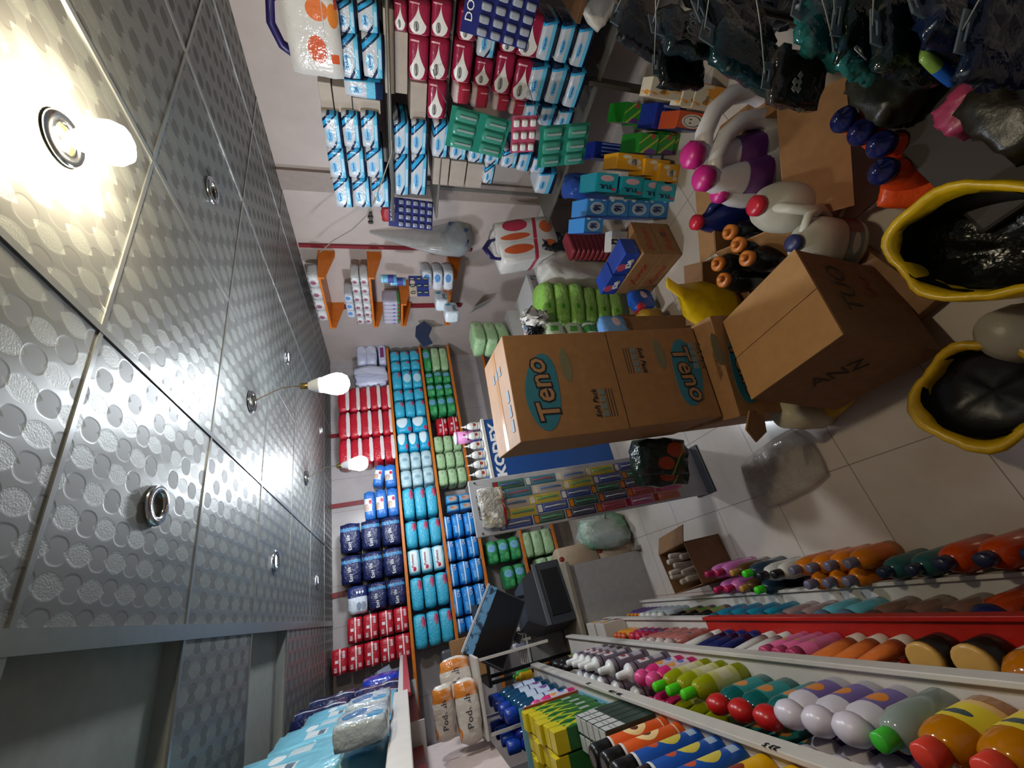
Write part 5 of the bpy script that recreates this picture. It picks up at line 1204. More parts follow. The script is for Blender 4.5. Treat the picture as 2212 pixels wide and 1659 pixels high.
kind('purpleA', 'small_purple_bottle', .022, .15, '#4a3468', '#c87824', 'screw')
kind('pinkF', 'pink_bottle', .034, .25, '#c06aa4', '#a81c4c', 'screw', None, .25)
kind('amberF', 'amber_bottle', .032, .24, '#6a4a28', '#a87c3c', 'screw', None, .15, True)
kind('limeF', 'dark_blue_bottle', .034, .25, '#243848', '#3cc41c', 'screw', None, .25)
kind('whiteF', 'white_bottle', .036, .26, '#b8b4ac', '#1a1a1c', 'screw', None, .3)
kind('orangeF', 'orange_bottle', .036, .25, '#c87014', '#6a6478', 'screw', ('#cc6420', []), .2)
kind('tealF', 'teal_bottle', .036, .24, '#2a5a5c', '#1c2c44', 'screw', None, .2)
kind('redF', 'red_orange_bottle', .042, .26, '#b8400f', '#1c2440', 'screw', None, .2)
CNT = {}
def row(key, deck, pts, desc, group=None, depth=0, back=.085):
    z = DECKS[deck][0] if deck != 'F' else 0
    n = len(pts)
    for i, (x, y) in enumerate(pts):
        q = at(x, y, Z=z)
        lim = {'A': -.25, 'B': -.29, 'C': -.325, 'D': -.395, 'F': 9}[deck] - PROTO[key]['_r'] - .004
        X = min(q.x, lim)
        if n == 1: lab = desc
        else:
            w = ['nearest the camera'] if i == n - 1 else (['farthest away'] if i == 0 else ['%s from the far end' % ORD[i + 1]])
            lab = desc + ', ' + w[0] + (' in front' if depth else '')
        put(key, (X, q.y, z), FAB, lab, group)
        for k in range(depth):
            put(key, (X - back * (k + 1), q.y, z), FAB, desc + ', %s, %s row' % (w[0] if n > 1 else 'single', ['second', 'third'][k]), group)
def rowY(key, deck, X, ys, desc, group=None, depth=0, back=.085):
    z = DECKS[deck][0] if deck != 'F' else 0
    for i, Y in enumerate(ys):
        w = 'nearest the camera' if i == len(ys) - 1 else ('farthest away' if i == 0 else '%s from the far end' % ORD[i + 1])
        if len(ys) == 1: w = ''
        for k in range(depth + 1):
            lab = desc + (', ' + w if w else '') + ('' if not depth else ', %s row' % ['front', 'second', 'third'][k])
            put(key, (X - back * k, Y, z), FAB + random.uniform(-.15, .15), lab, group)
# ---- deck D
rowY('mouth', 'D', -.47, [2.62, 2.49, 2.36, 2.23], 'teal and blue mouthwash bottle on the upper deck', 'mouthwash bottles', 0)
rowY('mouthb', 'D', -.58, [2.63, 2.50, 2.37, 2.24], 'deep blue mouthwash bottle behind the teal ones', 'mouthwash bottles behind')
t = thing('display_tray', 'light blue cardboard display tray around green and yellow boxes', 'tray', (-.58, 1.80, 1.05))
BL = mat('tray_light_blue', '#6fa8c0', .4); OB = mat('tray_orange_inside', '#a84a20', .5)
obj('side_wall', box_me(-.20, .155, .26, .265, 0, .27), BL, t); obj('side_wall', box_me(-.20, .155, .252, .259, 0, .25), OB, t)
obj('back_wall', box_me(-.205, -.2, -.26, .265, 0, .27), BL, t); obj('base', box_me(-.2, .155, -.26, .26, 0, .003), BL, t)
rowY('pinkc', 'D', -.45, [2.11], 'pink child bottle beside the light blue tray')
for j in range(3):
    for i in range(6):
        put('gybox', (-.460 - j * .066, 2.01 - i * .066, 1.054 + (.0 if (i + j) % 3 else .012)), FAB, 'green and yellow insecticide box in the blue tray, %s row, %s from the far end' % (['front', 'middle', 'rear'][j], ORD[i + 1]), 'green and yellow insecticide boxes')
for j in range(2):
    for i in range(5):
        put('greyp', (-.425 - j * .05, 1.62 - i * .048, 1.052), FAB, 'grey labelled slim pack beside the orange cans, %s row, %s from the far end' % (['front', 'rear'][j], ORD[i + 1]), 'grey labelled slim packs')
rowY('oran', 'D', -.435, [1.36, 1.285], 'orange spray can with black cap', 'orange spray cans', 1)
rowY('blueC', 'D', -.435, [1.205, 1.125, 1.05], 'blue spray can with black cap and yellow burst', 'blue spray cans', 1)
rowY('yelc', 'D', -.435, [.97, .89], 'yellow insect spray can', 'yellow insect spray cans', 1)
rowY('redc2', 'D', -.435, [.81, .735], 'red insect spray can', 'red insect spray cans', 1)
# ---- deck C
rowY('sprayC', 'C', -.365, [2.32, 2.24, 2.16, 2.08, 1.93, 1.76], 'hair spray with white nozzle cap and striped label', 'hair sprays with white nozzles', 2, .075)
rowY('blackA', 'C', -.40, [2.62, 2.53, 2.44], 'black packet standing far on the third deck', 'black packets')
rowY('pinkc', 'C', -.37, [1.66, 1.58], 'pink child bottle with bright print', 'pink child bottles', 1)
rowY('lime', 'C', -.37, [1.50, 1.42, 1.34], 'lime yellow oil bottle with bright green cap', 'lime oil bottles', 1)
rowY('teal', 'C', -.39, [1.25, 1.16, 1.07], 'teal shampoo bottle with red round cap', 'teal bottles with red caps', 1, .095)
rowY('whitecap', 'C', -.375, [1.0, .925, .85], 'bottle with big white domed cap', 'bottles with white domed caps', 2, .085)
rowY('skycap', 'C', -.46, [.78, .72], 'small bottle with pale blue domed cap', 'bottles with pale blue caps')
rowY('clearg', 'C', -.375, [.78], 'clear bottle with green cap behind the torn cardboard', None)
rowY('babyC', 'C', -.375, [.70, .615, .53], 'amber shampoo bottle with red cap', 'amber baby shampoo bottles', 2, .09)
o = obj('cardboard_piece', box_me(-.075, .075, -.002, .002, 0, .15), KRAFT); o.location = (-.50, .655, .97); o.rotation_euler = (.2, .35, .9)
tag(o, 'torn kraft cardboard piece stuck among the amber shampoo bottles', 'cardboard')
# ---- deck B
gbox('mango', 'snack_box', 'box', .12, .16, .15, pmat('box_mango', '#b8b0a8', [('ell', 0, .11, .04, .025, '#d08c20'), ('rect', -.05, .03, .0, .05, '#7c1c2c'), ('ell', .03, .06, .02, .02, '#3a6a3c')], .35, 0))
for i, Y in enumerate((2.85, 2.70)): put('mango', (-.36, Y, .45), FAB, 'white box with mango picture at the far end of the unit, %s' % ['farther', 'nearer'][i], 'mango picture boxes')
kind('gold', 'gold_ornament_bottle', .022, .13, '#c8842c', '#b8502c', 'round', None, .15)
rowY('gold', 'B', -.35, [2.58, 2.53, 2.48], 'gold capped small bottle beside the mango boxes', 'gold capped bottles', 1, .05)
rowY('redp', 'B', -.35, [2.40, 2.33, 2.26, 2.19], 'crimson bottle with glossy domed cap', 'crimson domed bottles', 1, .06)
rowY('roseC', 'B', -.345, [2.10, 2.03, 1.95, 1.88], 'dusty rose body spray', 'dusty rose body sprays', 1, .06)
rowY('whitet', 'B', -.345, [1.79], 'white tube with lilac cap past the rose sprays')
rowY('navyt', 'B', -.345, [1.71, 1.64, 1.57], 'navy cream tube', 'navy cream tubes', 1, .065)
rowY('whitet', 'B', -.345, [1.49, 1.42], 'white cream tube between navy and pink tubes', 'white cream tubes', 1, .065)
rowY('pinkt', 'B', -.345, [1.34, 1.285, 1.23], 'pink lotion tube with crimson cap', 'pink lotion tubes', 2, .058)
rowY('orant', 'B', -.345, [1.15, 1.085, 1.02], 'orange sun cream tube', 'orange sun cream tubes', 1, .065)
rowY('goldj', 'B', -.355, [.93, .83], 'dark jar with gold lid', 'gold lidded jars', 1, .09)
rowY('bigor', 'B', -.375, [.71, .57], 'large orange jar with navy cap', 'large orange jars', 0)
# ---- deck A
rowY('purpleA', 'A', -.30, [2.89, 2.84, 2.79, 2.74, 2.69], 'small purple bottle with orange cap', 'small purple bottles', 1, .055)
rowY('greyt', 'A', -.30, [2.62, 2.55, 2.48, 2.41], 'grey tube with pale cap on the low deck', 'grey tubes on the low deck', 1, .06)
rowY('blackA', 'A', -.305, [2.28, 2.17, 2.06], 'black shower gel with gold picture', 'black shower gels', 1, .07)
rowY('tealA', 'A', -.305, [1.94, 1.84, 1.74, 1.64], 'teal shower gel on the low deck', 'teal shower gels', 1, .07)
rowY('rosyA', 'A', -.31, [1.54, 1.45], 'clear rosy bottle on the low deck', 'clear rosy bottles', 1, .08)
rowY('skyA', 'A', -.305, [1.36, 1.27], 'sky blue bottle with grey cap on the low deck', 'sky blue bottles', 1, .08)
rowY('brownA', 'A', -.31, [1.17, 1.07, .97], 'brownish bottle on the low deck', 'brownish bottles', 1, .085)
rowY('navyround', 'A', -.31, [.86, .76], 'orange bottle with big navy cap on the low deck', 'orange bottles with big navy caps')
# ---- floor row
t = thing('open_box', 'small open brown box of white rolled sticks on the floor', 'box', (-.08, 2.22, 0), .12)
for a in ((-.11, .11, -.14, -.136), (-.11, .11, .136, .14), (-.11, -.106, -.14, .14), (.106, .11, -.14, .14)): obj('side_panel', box_me(*a, .0, .24), KRAFTD, t)
obj('flap', box_me(0, .10, -.14, .14, -.002, .002), KRAFTD, t, (.11, 0, .24), (0, .5, 0))
for i in range(9):
    o = obj('paper_stick', lathe_me([(.014, 0), (.015, .004), (.015, .235), (.012, .24)], 10), mat('stick_pale', '#b8a898', .5)); o.location = (-.08 + .055 - (i % 3) * .055, 2.22 + .08 - (i // 3) * .07, .02); o.rotation_euler = (random.uniform(-.1, .1), random.uniform(-.1, .1), 0)
    tag(o, 'pale rolled stick in the small brown box, %s row, %s' % (['rear', 'middle', 'near'][i // 3], ['aisle side', 'centre', 'unit side'][i % 3]), 'stick', 'pale rolled sticks')
rowY('pinkF', 'F', -.13, [2.0, 1.92], 'pink bottle with crimson cap on the floor, aisle side', 'pink bottles on the floor')
rowY('pinkF', 'F', -.205, [1.98, 1.90], 'pink bottle with crimson cap on the floor against the unit', 'pink bottles against the unit')
rowY('amberF', 'F', -.14, [1.83], 'amber gold capped bottle on the floor, aisle side'); rowY('amberF', 'F', -.21, [1.81], 'amber gold capped bottle against the unit')
rowY('limeF', 'F', -.15, [1.74], 'dark blue bottle with vivid green cap on the floor'); rowY('limeF', 'F', -.22, [1.71], 'dark blue bottle with green cap against the unit')
rowY('whiteF', 'F', -.165, [1.65, 1.57], 'white bottle with black cap on the floor', 'white bottles on the floor', 0)
rowY('orangeF', 'F', -.16, [1.48, 1.40, 1.32, 1.24], 'orange bottle with grey cap, aisle side', 'orange bottles on the floor', 0)
rowY('orangeF', 'F', -.215, [1.44, 1.36, 1.28], 'orange bottle with grey cap against the unit', 'orange bottles against the unit', 0)
rowY('tealF', 'F', -.20, [1.15, 1.06], 'teal bottle with dark cap on the floor', 'teal bottles on the floor')
rowY('redF', 'F', -.19, [.96, .86, .76, .66], 'red orange bottle with dark cap on the floor', 'red orange bottles on the floor')

# ================================================================ top left shelf with large packs
top_sh = t = thing('top_shelf', 'white edged high shelf carrying large light blue packs', 'shelf', (-.60, 2.1, 1.79))
obj('board', box_me(-.39, .35, -1.3, 1.9, -.022, -.001), WB, t)
obj('edge_strip', box_me(.35, .362, -1.3, -.12, -.04, .012, .003), WB, t)
obj('red_fascia', box_me(.335, .348, -.10, 1.95, -.05, -.001), mat('fascia_red', '#9c2430', .4), t)
obj('red_fascia', box_me(.10, .115, -1.3, 1.9, -.085, -.024), mat('fascia_deep_red', '#8c0c12', .35), t)
for y in (-1.2, .2, 1.6): obj('bracket', box_me(-.39, .2, y - .008, y + .008, -.10, -.022), WB, t)
pmat('film_lightblue_big', '#6fb6cf', [('rect', -.10, -.03, .17, .22, '#c9d6dc'), ('rect', -.095, -.035, .175, .19, '#5a6f80'), ('rect', .03, .12, .16, .20, '#b9cdd6'), ('ell', .04, .22, .016, .016, '#d8e2e6'), ('band', 0, 1, .075, .09, '#a3cfdd'), ('ell', -.07, .035, .012, .012, '#2a4a60'), ('ell', 0, .035, .012, .012, '#2a4a60'), ('ell', .07, .035, .012, .012, '#2a4a60')], .22, .4, 25)
pmat('film_navy_big', '#131c46', [('band', 1, 0, -.035, -.02, '#c3c8d4'), ('noise', 10, .62, .8, '#4a5580')], .15, .9, 25)
pmat('film_royal', '#1230a0', [('band', 1, 0, -.01, .0, '#c3c8d4'), ('noise', 8, .7, .9, '#3a55b8')], .2, .5, 25)
proto_pack('lbig', 'diaper_pack', 'diaper pack', .34, .26, .30, MATS['film_lightblue_big'], .16, .04)
proto_pack('nbig', 'diaper_pack', 'diaper pack', .26, .24, .22, MATS['film_navy_big'], .2, .08, [('Morino', .035, mat('faded_white_ink', '#9aa3b8', .5), .06, .08, {'rot': -.1})])
proto_pack('royal', 'diaper_pack', 'diaper pack', .22, .24, .17, MATS['film_royal'], .25, .05)
def lput(key, y, x0, z, w, h, label, group=None, rz=PI / 2):
    s = PROTO[key]; return put(key, (x0 - s['_d'] / 2, y, z), rz, label, group, (w / s['_w'], 1, h / s['_h']))
lput('lbig', 2.24, -.27, 1.792, .36, .36, 'large light blue pack on the high shelf, farthest of three', 'large light blue packs')
lput('lbig', 1.86, -.26, 1.792, .36, .38, 'large light blue pack on the high shelf, middle of three', 'large light blue packs')
lput('lbig', 1.46, -.25, 1.792, .36, .40, 'large light blue pack on the high shelf, nearest the camera', 'large light blue packs')
for i, (y, z) in enumerate(((2.58, 1.792), (2.88, 1.792), (2.64, 2.04), (2.95, 2.03))):
    lput('nbig', y, -.29, z, .28, .235, 'dark navy wrapped pack on the high shelf, %s' % ['behind the light blue packs, lower', 'second along, lower', 'upper, beside the light blue packs', 'upper, farther from the camera'][i], 'dark navy packs on the high shelf')
lput('royal', 3.18, -.27, 1.792, .28, .22, 'royal blue pack with white strap beside the red packs')
o = obj('clear_sleeve', pack_me(.24, .20, .2, .5, 7, crumple=.25), mat('sleeve_grey', '#8c93a3', .15, alpha=.65, bump=.8, bscale=14)); o.location = (-.40, 3.45, 1.793); tag(o, 'crumpled clear plastic sleeve between navy and red packs', 'sleeve')
pmat('film_glossy_blue', '#b8c8d4', [('ell', .02, .08, .05, .03, '#3a7ab0'), ('ell', -.04, .03, .03, .02, '#5a9ac4')], .12, .8, 25)
proto_pack('gls', 'wipes_pack', 'pack', .20, .05, .12, MATS['film_glossy_blue'], .2, .05)
for i in range(2): put('gls', (-.205, 1.56 - i * .24, 1.80), PI / 2, 'glossy blue and white pouch hanging at the shelf edge, %s' % ['farther', 'nearer'][i], 'glossy pouches at the shelf edge')
# white leaning board and lettered packs beyond the upper deck
obj('hanging_panel', box_me(-.006, .006, -.45, .65, -.40, -.024, .003), mat('pinkish_board', '#c8b6b0', .5), top_sh)
PD = pmat('podosh_film', '#c4bcb4', [('rect', .045, .09, .0, .12, '#c8782c'), ('ell', -.06, .10, .02, .015, '#c8782c'), ('noise', 14, .6, .8, '#dcd8d2')], .25, .5, 30)
proto_pack('pod', 'cotton_pack', 'pack', .20, .07, .10, PD, .45, .08, [('Podosh', .035, mat('podosh_ink', '#2a2c3c', .5), 0, .05, {})])
q = at(970, 1552, Y=2.36); zs = 1.43
for i, (dx, dy, z, sc) in enumerate(((0, 0, zs, (1.25, 1.2, 1.15)), (.02, .0, zs + .117, (1.1, 1.1, 1.0)), (.10, .16, zs, (1.1, 1.1, 1.6)))):
    put('pod', (q.x + dx, 2.40 + dy, z), [.1, -.15, .2][i], 'white and orange lettered soft pack, %s' % ['lowest and biggest in view', 'lying on the biggest one', 'farther, beside the blue bottles'][i], 'white and orange soft packs', sc)
t = thing('pack_stand', 'white stand under the orange and white soft packs', 'stand', (q.x + .03, 2.45, 1.05))
obj('top', box_me(-.15, .17, -.12, .24, zs - 1.05 - .015, zs - 1.05 - .001, .003), WB, t); 
for (x_, y_) in ((-.14, -.11), (.15, -.11), (-.14, .22), (.15, .22)): obj('leg', box_me(x_, x_ + .012, y_, y_ + .012, 0, zs - 1.065), WB, t)
# ================================================================ checkout counter end and toothbrush board
GREYP = mat('counter_grey_panel', '#a09b95', .5); DG = mat('device_dark_grey', '#34363b', .45); DK2 = mat('device_black', '#121316', .4)
t = thing('checkout_counter', 'grey panelled checkout counter beyond the bottle unit', 'counter', (-.22, 3.3, 0))
obj('panel', box_me(-.30, .30, -.32, -.30, 0, .60), GREYP, t); obj('panel', box_me(.28, .30, -.30, .35, 0, .60), GREYP, t)
obj('top', box_me(-.34, .33, -.36, .38, .60, .63, .004), mat('counter_beige_rail', '#8a7f6e', .45), t)
obj('rail', box_me(.302, .33, -.36, .38, .0, .04), mat('counter_beige_rail', '#8a7f6e', .45), t)
q = at(1190, 1270, Y=3.0)
t = thing('receipt_printer', 'bulky dark grey machine standing on the checkout counter', 'machine', (q.x - .02, 3.02, .632), .25)
obj('housing', prism_me([(-.20, 0), (.20, 0), (.20, .16), (.12, .30), (-.14, .33), (-.20, .22)], 0, .28), DG, t)
obj('front_recess', box_me(-.15, .15, -.008, .001, .02, .16, .003), DK2, t); obj('side_band', box_me(-.2, .2, -.012, 0, .18, .21, .003), mat('device_mid_grey', '#55575d', .4), t)
q0, q1 = at(1020, 1385, Y=2.6), at(1115, 1300, Y=2.6)
c = (q0 + q1) / 2
t = thing('monitor', 'tilted flat monitor seen from behind next to the bright blue packs', 'monitor', (c.x - .02, 2.6, c.z), 0)
t.rotation_euler = (0, .62, .35)
obj('back_shell', box_me(-.19, .19, .0, .03, -.12, .12, .008), DG, t); obj('screen', box_me(-.18, .18, -.004, 0, -.11, .11), mat('screen_black', '#0e1014', .15), t); obj('bezel', box_me(-.195, .195, -.008, .004, .11, .125, .003), mat('bezel_light', '#9aa0a8', .3), t); obj('film_strip', box_me(-.19, .19, -.007, .001, .06, .108, .002), pmat('bezel_film', '#5a86a8', [('noise', 20, .5, .6, '#28384a')], .15, .3, 30), t)
obj('arm', box_me(-.02, .02, .03, .06, -.16, -.05, .004), DK2, t)
# clutter between monitor and tray
zq = 1.10; q = at(1028, 1432, Z=zq) if False else Vector((0, 0, 0))
qa, qb = at(1000, 1435, Y=3.10), at(1060, 1415, Y=3.02)
t = thing('radio_set', 'grey and black small appliance near the monitor', 'appliance', (qa.x, 3.12, qa.z - .13), .3)
obj('housing', box_me(-.09, .09, -.07, .07, 0, .26, .02), DG, t); obj('stripe', box_me(-.095, .095, -.075, .075, .10, .15, .018), mat('appliance_silver', '#8c8984', .35, metal=.3), t); obj('button', box_me(.03, .06, -.078, -.07, .02, .05, .003), mat('button_red', '#a81c20', .4), t)
zl = qa.z - .132
t = thing('equipment_shelf', 'low dark shelf carrying the small appliance and brown box', 'shelf', (qa.x + .05, 3.14, 0))
obj('top', box_me(-.20, .26, -.12, .16, zl - .02, zl), DK2, t)
for (x, y) in ((-.18, -.10), (.24, -.10), (-.18, .14), (.24, .14)): obj('leg', box_me(x - .01, x + .01, y - .01, y + .01, .632, zl - .02), DK2, t)
o = obj('brown_box', box_me(-.11, .11, -.02, .08, 0, .20, .004), KRAFT); o.location = (qb.x + .02, 3.04, zl + .001); o.rotation_euler = (0, 0, .1); tag(o, 'plain brown carton standing upright beside the mouthwash bottles', 'carton')
# small white trays with grey packs between counter and unit
t = thing('product_tray', 'white tray of small pale packets in front of the machine', 'tray', (-.36, 3.42, .92), .0)
obj('base', box_me(-.12, .12, -.12, .18, -.01, 0), WB, t); obj('rim', box_me(.11, .12, -.12, .18, 0, .05), WB, t); obj('leg', box_me(-.10, .10, -.1, .16, -.285, -.01), GREYP, t)
for i in range(10):
    o = obj('pale_packet', pack_me(.05, .035, .07, .3, i, (3, 3, 3)), mat('pale_packet_%d' % (i % 3), ['#b9b8b6', '#8f8fa8', '#c4c0b8'][i % 3], .4)); o.location = (-.29 - (i % 2) * .06, 3.34 + (i // 2) * .055, .922)
    tag(o, '%s small packet in the white tray, %s row, %s from the near end' % (['pale', 'lilac grey', 'cream'][i % 3], ['aisle', 'inner'][i % 2], ORD[i // 2 + 1]), 'packet', 'small packets in the white tray')
for i, (c_, dx, lab) in enumerate((('#d8a814', 0, 'bright yellow small squeeze bottle by the white tray'), ('#3fae34', .07, 'bright green small squeeze bottle by the white tray'))):
    o = thing('squeeze_bottle', lab, 'bottle', (-.44, 2.80 + dx, 1.05)); obj('body', lathe_me([(.022, 0), (.026, .003), (.022, .04), (.026, .07), (.012, .085)], 14), mat('squeeze_%d' % i, c_, .3), o); obj('cap', lathe_me([(.012, .085), (.012, .10)], 10), mat('squeeze_%d' % i, c_, .3), o)
    if i == 0: put('blackA', (-.50, 2.68, 1.05), 0, 'black bottle beside the yellow squeeze bottle')
# toothbrush board
a, b = at(1012, 1048, Y=2.02), at(1033, 1162, Y=2.02); zt = a.z; zbm = .0
xl = b.x; xr = a.x + .02
t = thing('toothbrush_board', 'tall white board with columns of toothbrush packs hung on it', 'display board', ((xl + xr) / 2, 2.02, 0))
hw = (xr - xl) / 2
obj('board', box_me(-hw, hw, 0, .018, .01, zt, .003), mat('board_grey_white', '#a9abb4', .4), t)
obj('foot', box_me(-hw, hw, -.06, .10, 0, .014, .003), DG, t)
lettering('COMPUCUR', .022, INK, t, (0, -.0015, zt - .035))
for x in (-hw + .015, hw - .015): obj('screw', lathe_me([(.005, 0), (.005, .003), (.002, .004)], 10), DG, t, (x, 0, zt - .03), (PI / 2, 0, 0))
TBC = ['#1f3f9c', '#b01c2c', '#1c6a5c', '#c8b414', '#2a1c4c', '#c86a2c', '#b9b4b0', '#144a3c', '#c4407c', '#2a7fa0']
def tb_proto(i):
    k = 'tb%d' % i
    t2 = thing('toothbrush_pack', '', 'toothbrush pack'); PROTO[k] = t2
    obj('backing_card', box_me(-.022, .022, 0, .0015, 0, .17), mat('tb_card_%d' % i, TBC[i], .4), t2)
    obj('blister', box_me(-.018, .018, -.016, 0, .01, .14, .006), mat('tb_blister', '#a9adb4', .08, alpha=.14), t2)
    obj('brush_handle', tube_me([(0, -.008, .015), (.002, -.008, .06), (0, -.008, .10), (0, -.008, .13)], [.005, .004, .003, .003], 6), mat('tb_brush_%d' % (i % 4), ['#c8ccd0', '#c03048', '#2a6fc0', '#3fae64'][i % 4], .3), t2)
    obj('header_panel', box_me(-.018, .018, -.001, 0, .143, .166), mat('tb_head_%d' % (i % 3), ['#c8c4c0', '#c87a2c', '#8f1c2c'][i % 3], .4), t2)
for i in range(10): tb_proto(i)
ncol, nrow = 5, 7
for c_ in range(ncol):
    for r_ in range(nrow):
        x = xl + .034 + c_ * .049; z = zt - .12 - .17 - r_ * .178 - (.03 if c_ % 2 else 0)
        if z < .03: continue
        put('tb%d' % ((c_ * 3 + r_ * 7) % 10), (x, 2.018, z), 0, 'toothbrush pack on the white board, %s column from its free side, %s from the top' % (ORD[c_ + 1], ORD[r_ + 1]), 'toothbrush packs on the board')
# foil wrapped pack at the head of the board
o = obj('foil_pack', pack_me(.20, .03, .13, .25, 5, (9, 3, 7), crumple=.08), pmat('foil_print', '#9a9a98', [('rect', -.11, .11, 0, .016, '#b02c2c'), ('noise', 22, .55, .65, '#e0ddd8'), ('noise', 15, .62, .7, '#b8a84c')], .15, 1.0, 30)); q = at(1070, 1095, Y=2.0); o.location = (q.x, 2.0, q.z - .05); tag(o, 'shiny foil sheet of sachets pinned near the top of the toothbrush board', 'sachet sheet')
# ================================================================ dark hanging packs, upper right corner
WIRE = mat('thin_wire', '#8a8a80', .4)
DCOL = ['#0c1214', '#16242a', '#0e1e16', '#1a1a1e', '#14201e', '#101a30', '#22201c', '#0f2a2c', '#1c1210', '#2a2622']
r0, r1 = at(1300, -70, Z=1.15), at(2150, -70, Z=.78)
t = thing('hook_rail', 'dark metal rail from which the dark garment packs hang', 'rail', r0, 0)
FR = mat('frame_black', '#101012', .4)
obj('rail', tube_me([(0, 0, 0), r1 - r0], .008), FR, t)
for e in (Vector((0, 0, 0)), r1 - r0): obj('post', tube_me([e, (e.x, e.y, -r0.z)], .010), FR, t)
# (x, y) centre of the pack in the photo, distance plane Y, width, height, roll, colour, text
HP = [(1400, 75, .62, .15, .22, .9, 3, None, 'clear edged grey pack with slim white slots, farthest left'), (1500, 80, .60, .17, .24, .5, 1, 'Orso', 'black glossy pack with white script lettering'),
      (1470, 145, .60, .12, .16, .2, 0, None, 'black glossy pack above the cream cartons'), (1620, 130, .55, .13, .26, .9, 7, None, 'long dark teal pack slanting above the floor gap'),
      (1590, 40, .50, .18, .22, .2, 0, None, 'black pack at the top edge of the photo'), (1720, 175, .54, .13, .17, .3, 9, None, 'brown grey pack with pale square patch'),
      (1790, 60, .46, .16, .18, .9, 10, None, 'teal card pack with white corner'), (1850, 125, .48, .11, .11, .9, 10, 'pong', 'teal pack with white rounded lettering'), (1880, 45, .42, .17, .18, .2, 2, None, 'dark green pack at the photo edge'),
      (1960, 90, .42, .17, .18, .5, 4, None, 'dark mossy pack in the deepest shade'), (2060, 50, .40, .17, .20, .7, 5, None, 'navy dark pack at the photo edge'), (2160, 90, .38, .16, .20, .3, 5, None, 'dark blue wrapped pack nearest the corner')]
DCOL.append('#1c5a58')
def hang(i, x, y, Y, w, h, roll, ci, txt, lab):
    c = at(x, y, Z=.80 - (x - 1400) / 800 * .30)
    t = thing('garment_pack', lab, 'hanging pack', c, (0, roll * .6 - .2, -.5 + .3 * math.sin(i * 2.1)), None)
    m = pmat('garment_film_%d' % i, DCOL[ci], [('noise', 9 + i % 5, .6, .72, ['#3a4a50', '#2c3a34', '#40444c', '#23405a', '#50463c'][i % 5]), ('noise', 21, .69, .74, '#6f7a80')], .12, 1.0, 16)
    obj('film', pack_me(w, .035, h, .18, i, (7, 3, 9), crumple=.10), m, t, (0, 0, -h / 2))
    if i == 5:
        for q_ in range(5): obj('patch', box_me(-.006, .006, -.002, 0, -.006, .006), mat('pale_patch', '#8f8c86', .4), t, ((q_ % 3) * .015 - .03, -.026, .02 + (q_ // 3) * .015), (0, .6, 0))
    if i == 6: obj('white_corner', prism_me([(0, 0), (.05, .01), (.045, .05), (.01, .04)], -.002, 0), WHITE, t, (-.02, -.026, -h / 2 + .01))
    if txt: lettering(txt, .05, mat('pale_ink', '#8f9596', .4), t, (0, -.026, .03), (0, .2, 0), bold=.001, shear=.3)
    # euro-slot header and carrying wire
    obj('header', boxes_me([(-w * .22, w * .22, -.002, .002, h * .47, h * .55), (-w * .22, -w * .1, -.002, .002, h * .55, h * .62), (w * .1, w * .22, -.002, .002, h * .55, h * .62), (-w * .22, w * .22, -.002, .002, h * .62, h * .66)]), mat('header_clear_grey', '#59656a', .1, alpha=.7), t)
    bpy.context.view_layer.update()
    top = Vector((0, 0, h * .62)); k_ = max(0, min(1, (x - 1300) / 850)); hook = t.matrix_world.inverted() @ (r0.lerp(r1, k_))
    obj('wire', tube_me([top, (top + hook) / 2 + Vector((.004, 0, -.004)), hook], .0016, 5), WIRE, t)
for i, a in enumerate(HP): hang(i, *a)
# blue and green card in the shade, white slotted card, pale label pieces
c = at(2035, 135, Z=.57)
t = thing('garment_pack', 'dark pack with bright blue and lime green tip', 'hanging pack', c, (0, .5, -.4))
obj('film', pack_me(.07, .02, .11, .3, 3), pmat('blue_tip', '#1450a0', [('rect', -.05, .05, .06, .12, '#6f8f3c'), ('rect', -.01, .01, .02, .1, '#9aa89c')], .3, .3, 20), t, (0, 0, -.05))
c = at(1312, 42, X=2.2)
o = obj('white_pack', pack_me(.14, .06, .12, .3, 5, crumple=.08), mat('white_pack_film', '#b9b2a8', .35, bump=.4)); o.location = c; o.rotation_euler = (0, .6, -1.2); tag(o, 'white and grey packet wedged above the dark hanging packs', 'packet')
t = thing('wood_shelf', 'brown wooden shelf edge at the very right of the shop', 'shelf', (2.3, at(1215, -4, X=2.3).y - .17, 0))
q = at(1215, -4, X=2.3)
obj('board', box_me(-.25, .45, -.3, .17, q.z - .01, q.z + .012, .002), mat('brown_wood', '#5c4028', .5), t)
obj('side_panel', box_me(.38, .40, -.3, .15, 0, q.z), MATS['brown_wood'], t)
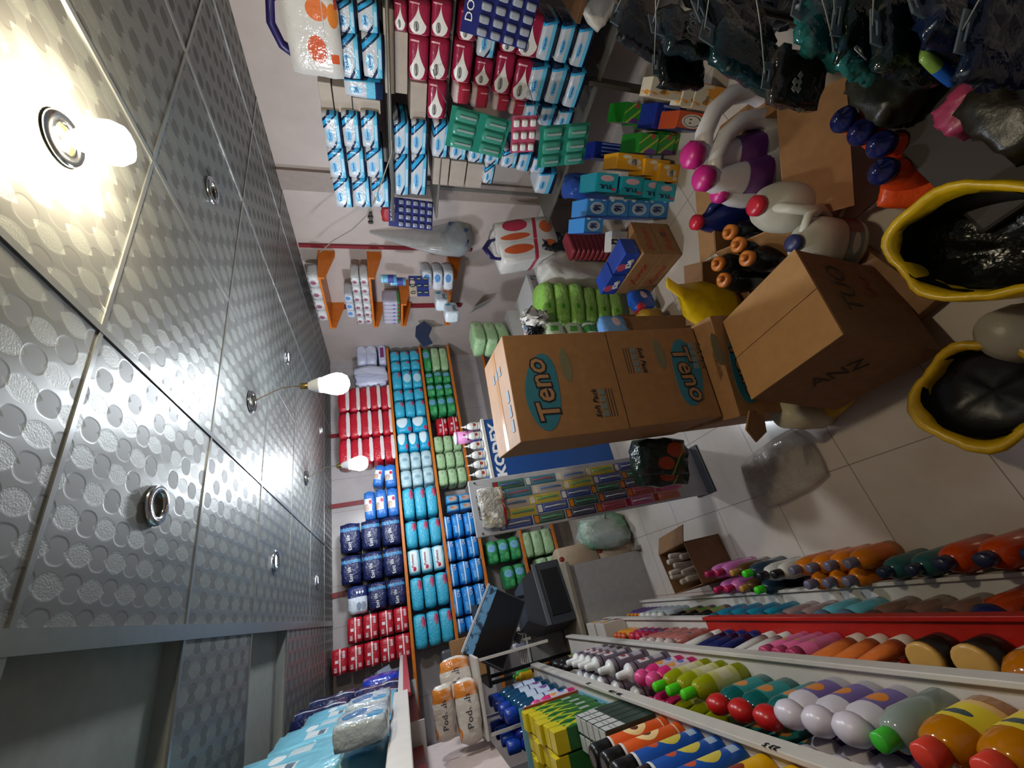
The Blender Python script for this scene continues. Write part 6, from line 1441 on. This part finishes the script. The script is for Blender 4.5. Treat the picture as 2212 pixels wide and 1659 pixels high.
# pinkish bottle and misc dim goods under the hanging packs
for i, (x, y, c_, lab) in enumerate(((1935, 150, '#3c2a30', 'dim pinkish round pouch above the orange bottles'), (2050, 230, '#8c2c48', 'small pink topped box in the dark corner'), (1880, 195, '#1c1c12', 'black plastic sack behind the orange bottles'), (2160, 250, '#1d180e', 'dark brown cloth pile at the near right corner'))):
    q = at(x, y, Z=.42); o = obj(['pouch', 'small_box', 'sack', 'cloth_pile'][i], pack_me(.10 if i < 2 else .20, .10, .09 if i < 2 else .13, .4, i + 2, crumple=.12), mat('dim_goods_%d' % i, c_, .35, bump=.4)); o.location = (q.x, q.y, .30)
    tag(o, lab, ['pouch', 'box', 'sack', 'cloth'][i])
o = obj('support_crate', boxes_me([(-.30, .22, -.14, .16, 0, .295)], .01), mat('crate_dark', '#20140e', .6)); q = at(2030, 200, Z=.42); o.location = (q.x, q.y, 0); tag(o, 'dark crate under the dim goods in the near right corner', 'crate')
# big printed white bags at the near right edge
c = at(2150, 715, Z=.20)
o = obj('white_sack', loft_me([(0, 0, 0, .05, .05), (0, 0, .02, .08, .07), (0, 0, .12, .085, .075), (0, 0, .2, .07, .06), (.01, 0, .23, .05, .035)], 20), mat('sack_grey_white', '#8a8274', .4, bump=.8, bscale=16)); o.location = (c.x - .02, c.y - .01, .0); tag(o, 'crumpled grey white sack rim between the two yellow rimmed bags', 'sack')

SK = ['#0e1210', '#10141c', '#17130e', '#0c1614', '#15151a', '#1a120c']  # sacks added as a backdrop to darken this corner
SL = ['black sack on the floor behind the lettered glossy pack', 'dark sack on the floor below the teal packs', 'dark brown sack in the far shade by the photo edge', 'dark green black sack behind the blue green tipped pack', 'charcoal sack at the photo edge', 'brown black sack in the corner nearest the camera']
for i, (x, y) in enumerate(((1580, 5), (1700, 20), (1830, 0), (1960, 30), (2080, 10), (2180, 60))):
    q = at(x, y, Z=.18)
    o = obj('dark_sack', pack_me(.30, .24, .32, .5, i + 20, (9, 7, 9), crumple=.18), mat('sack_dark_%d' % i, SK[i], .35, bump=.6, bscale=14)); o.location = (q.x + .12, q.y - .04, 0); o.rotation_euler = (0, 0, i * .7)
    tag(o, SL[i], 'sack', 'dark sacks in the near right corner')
# originals that were never placed are dropped
for k_, o_ in list(PROTO.items()):
    if k_ not in USED:
        for c_ in list(o_.children_recursive): bpy.data.objects.remove(c_)
        bpy.data.objects.remove(o_)
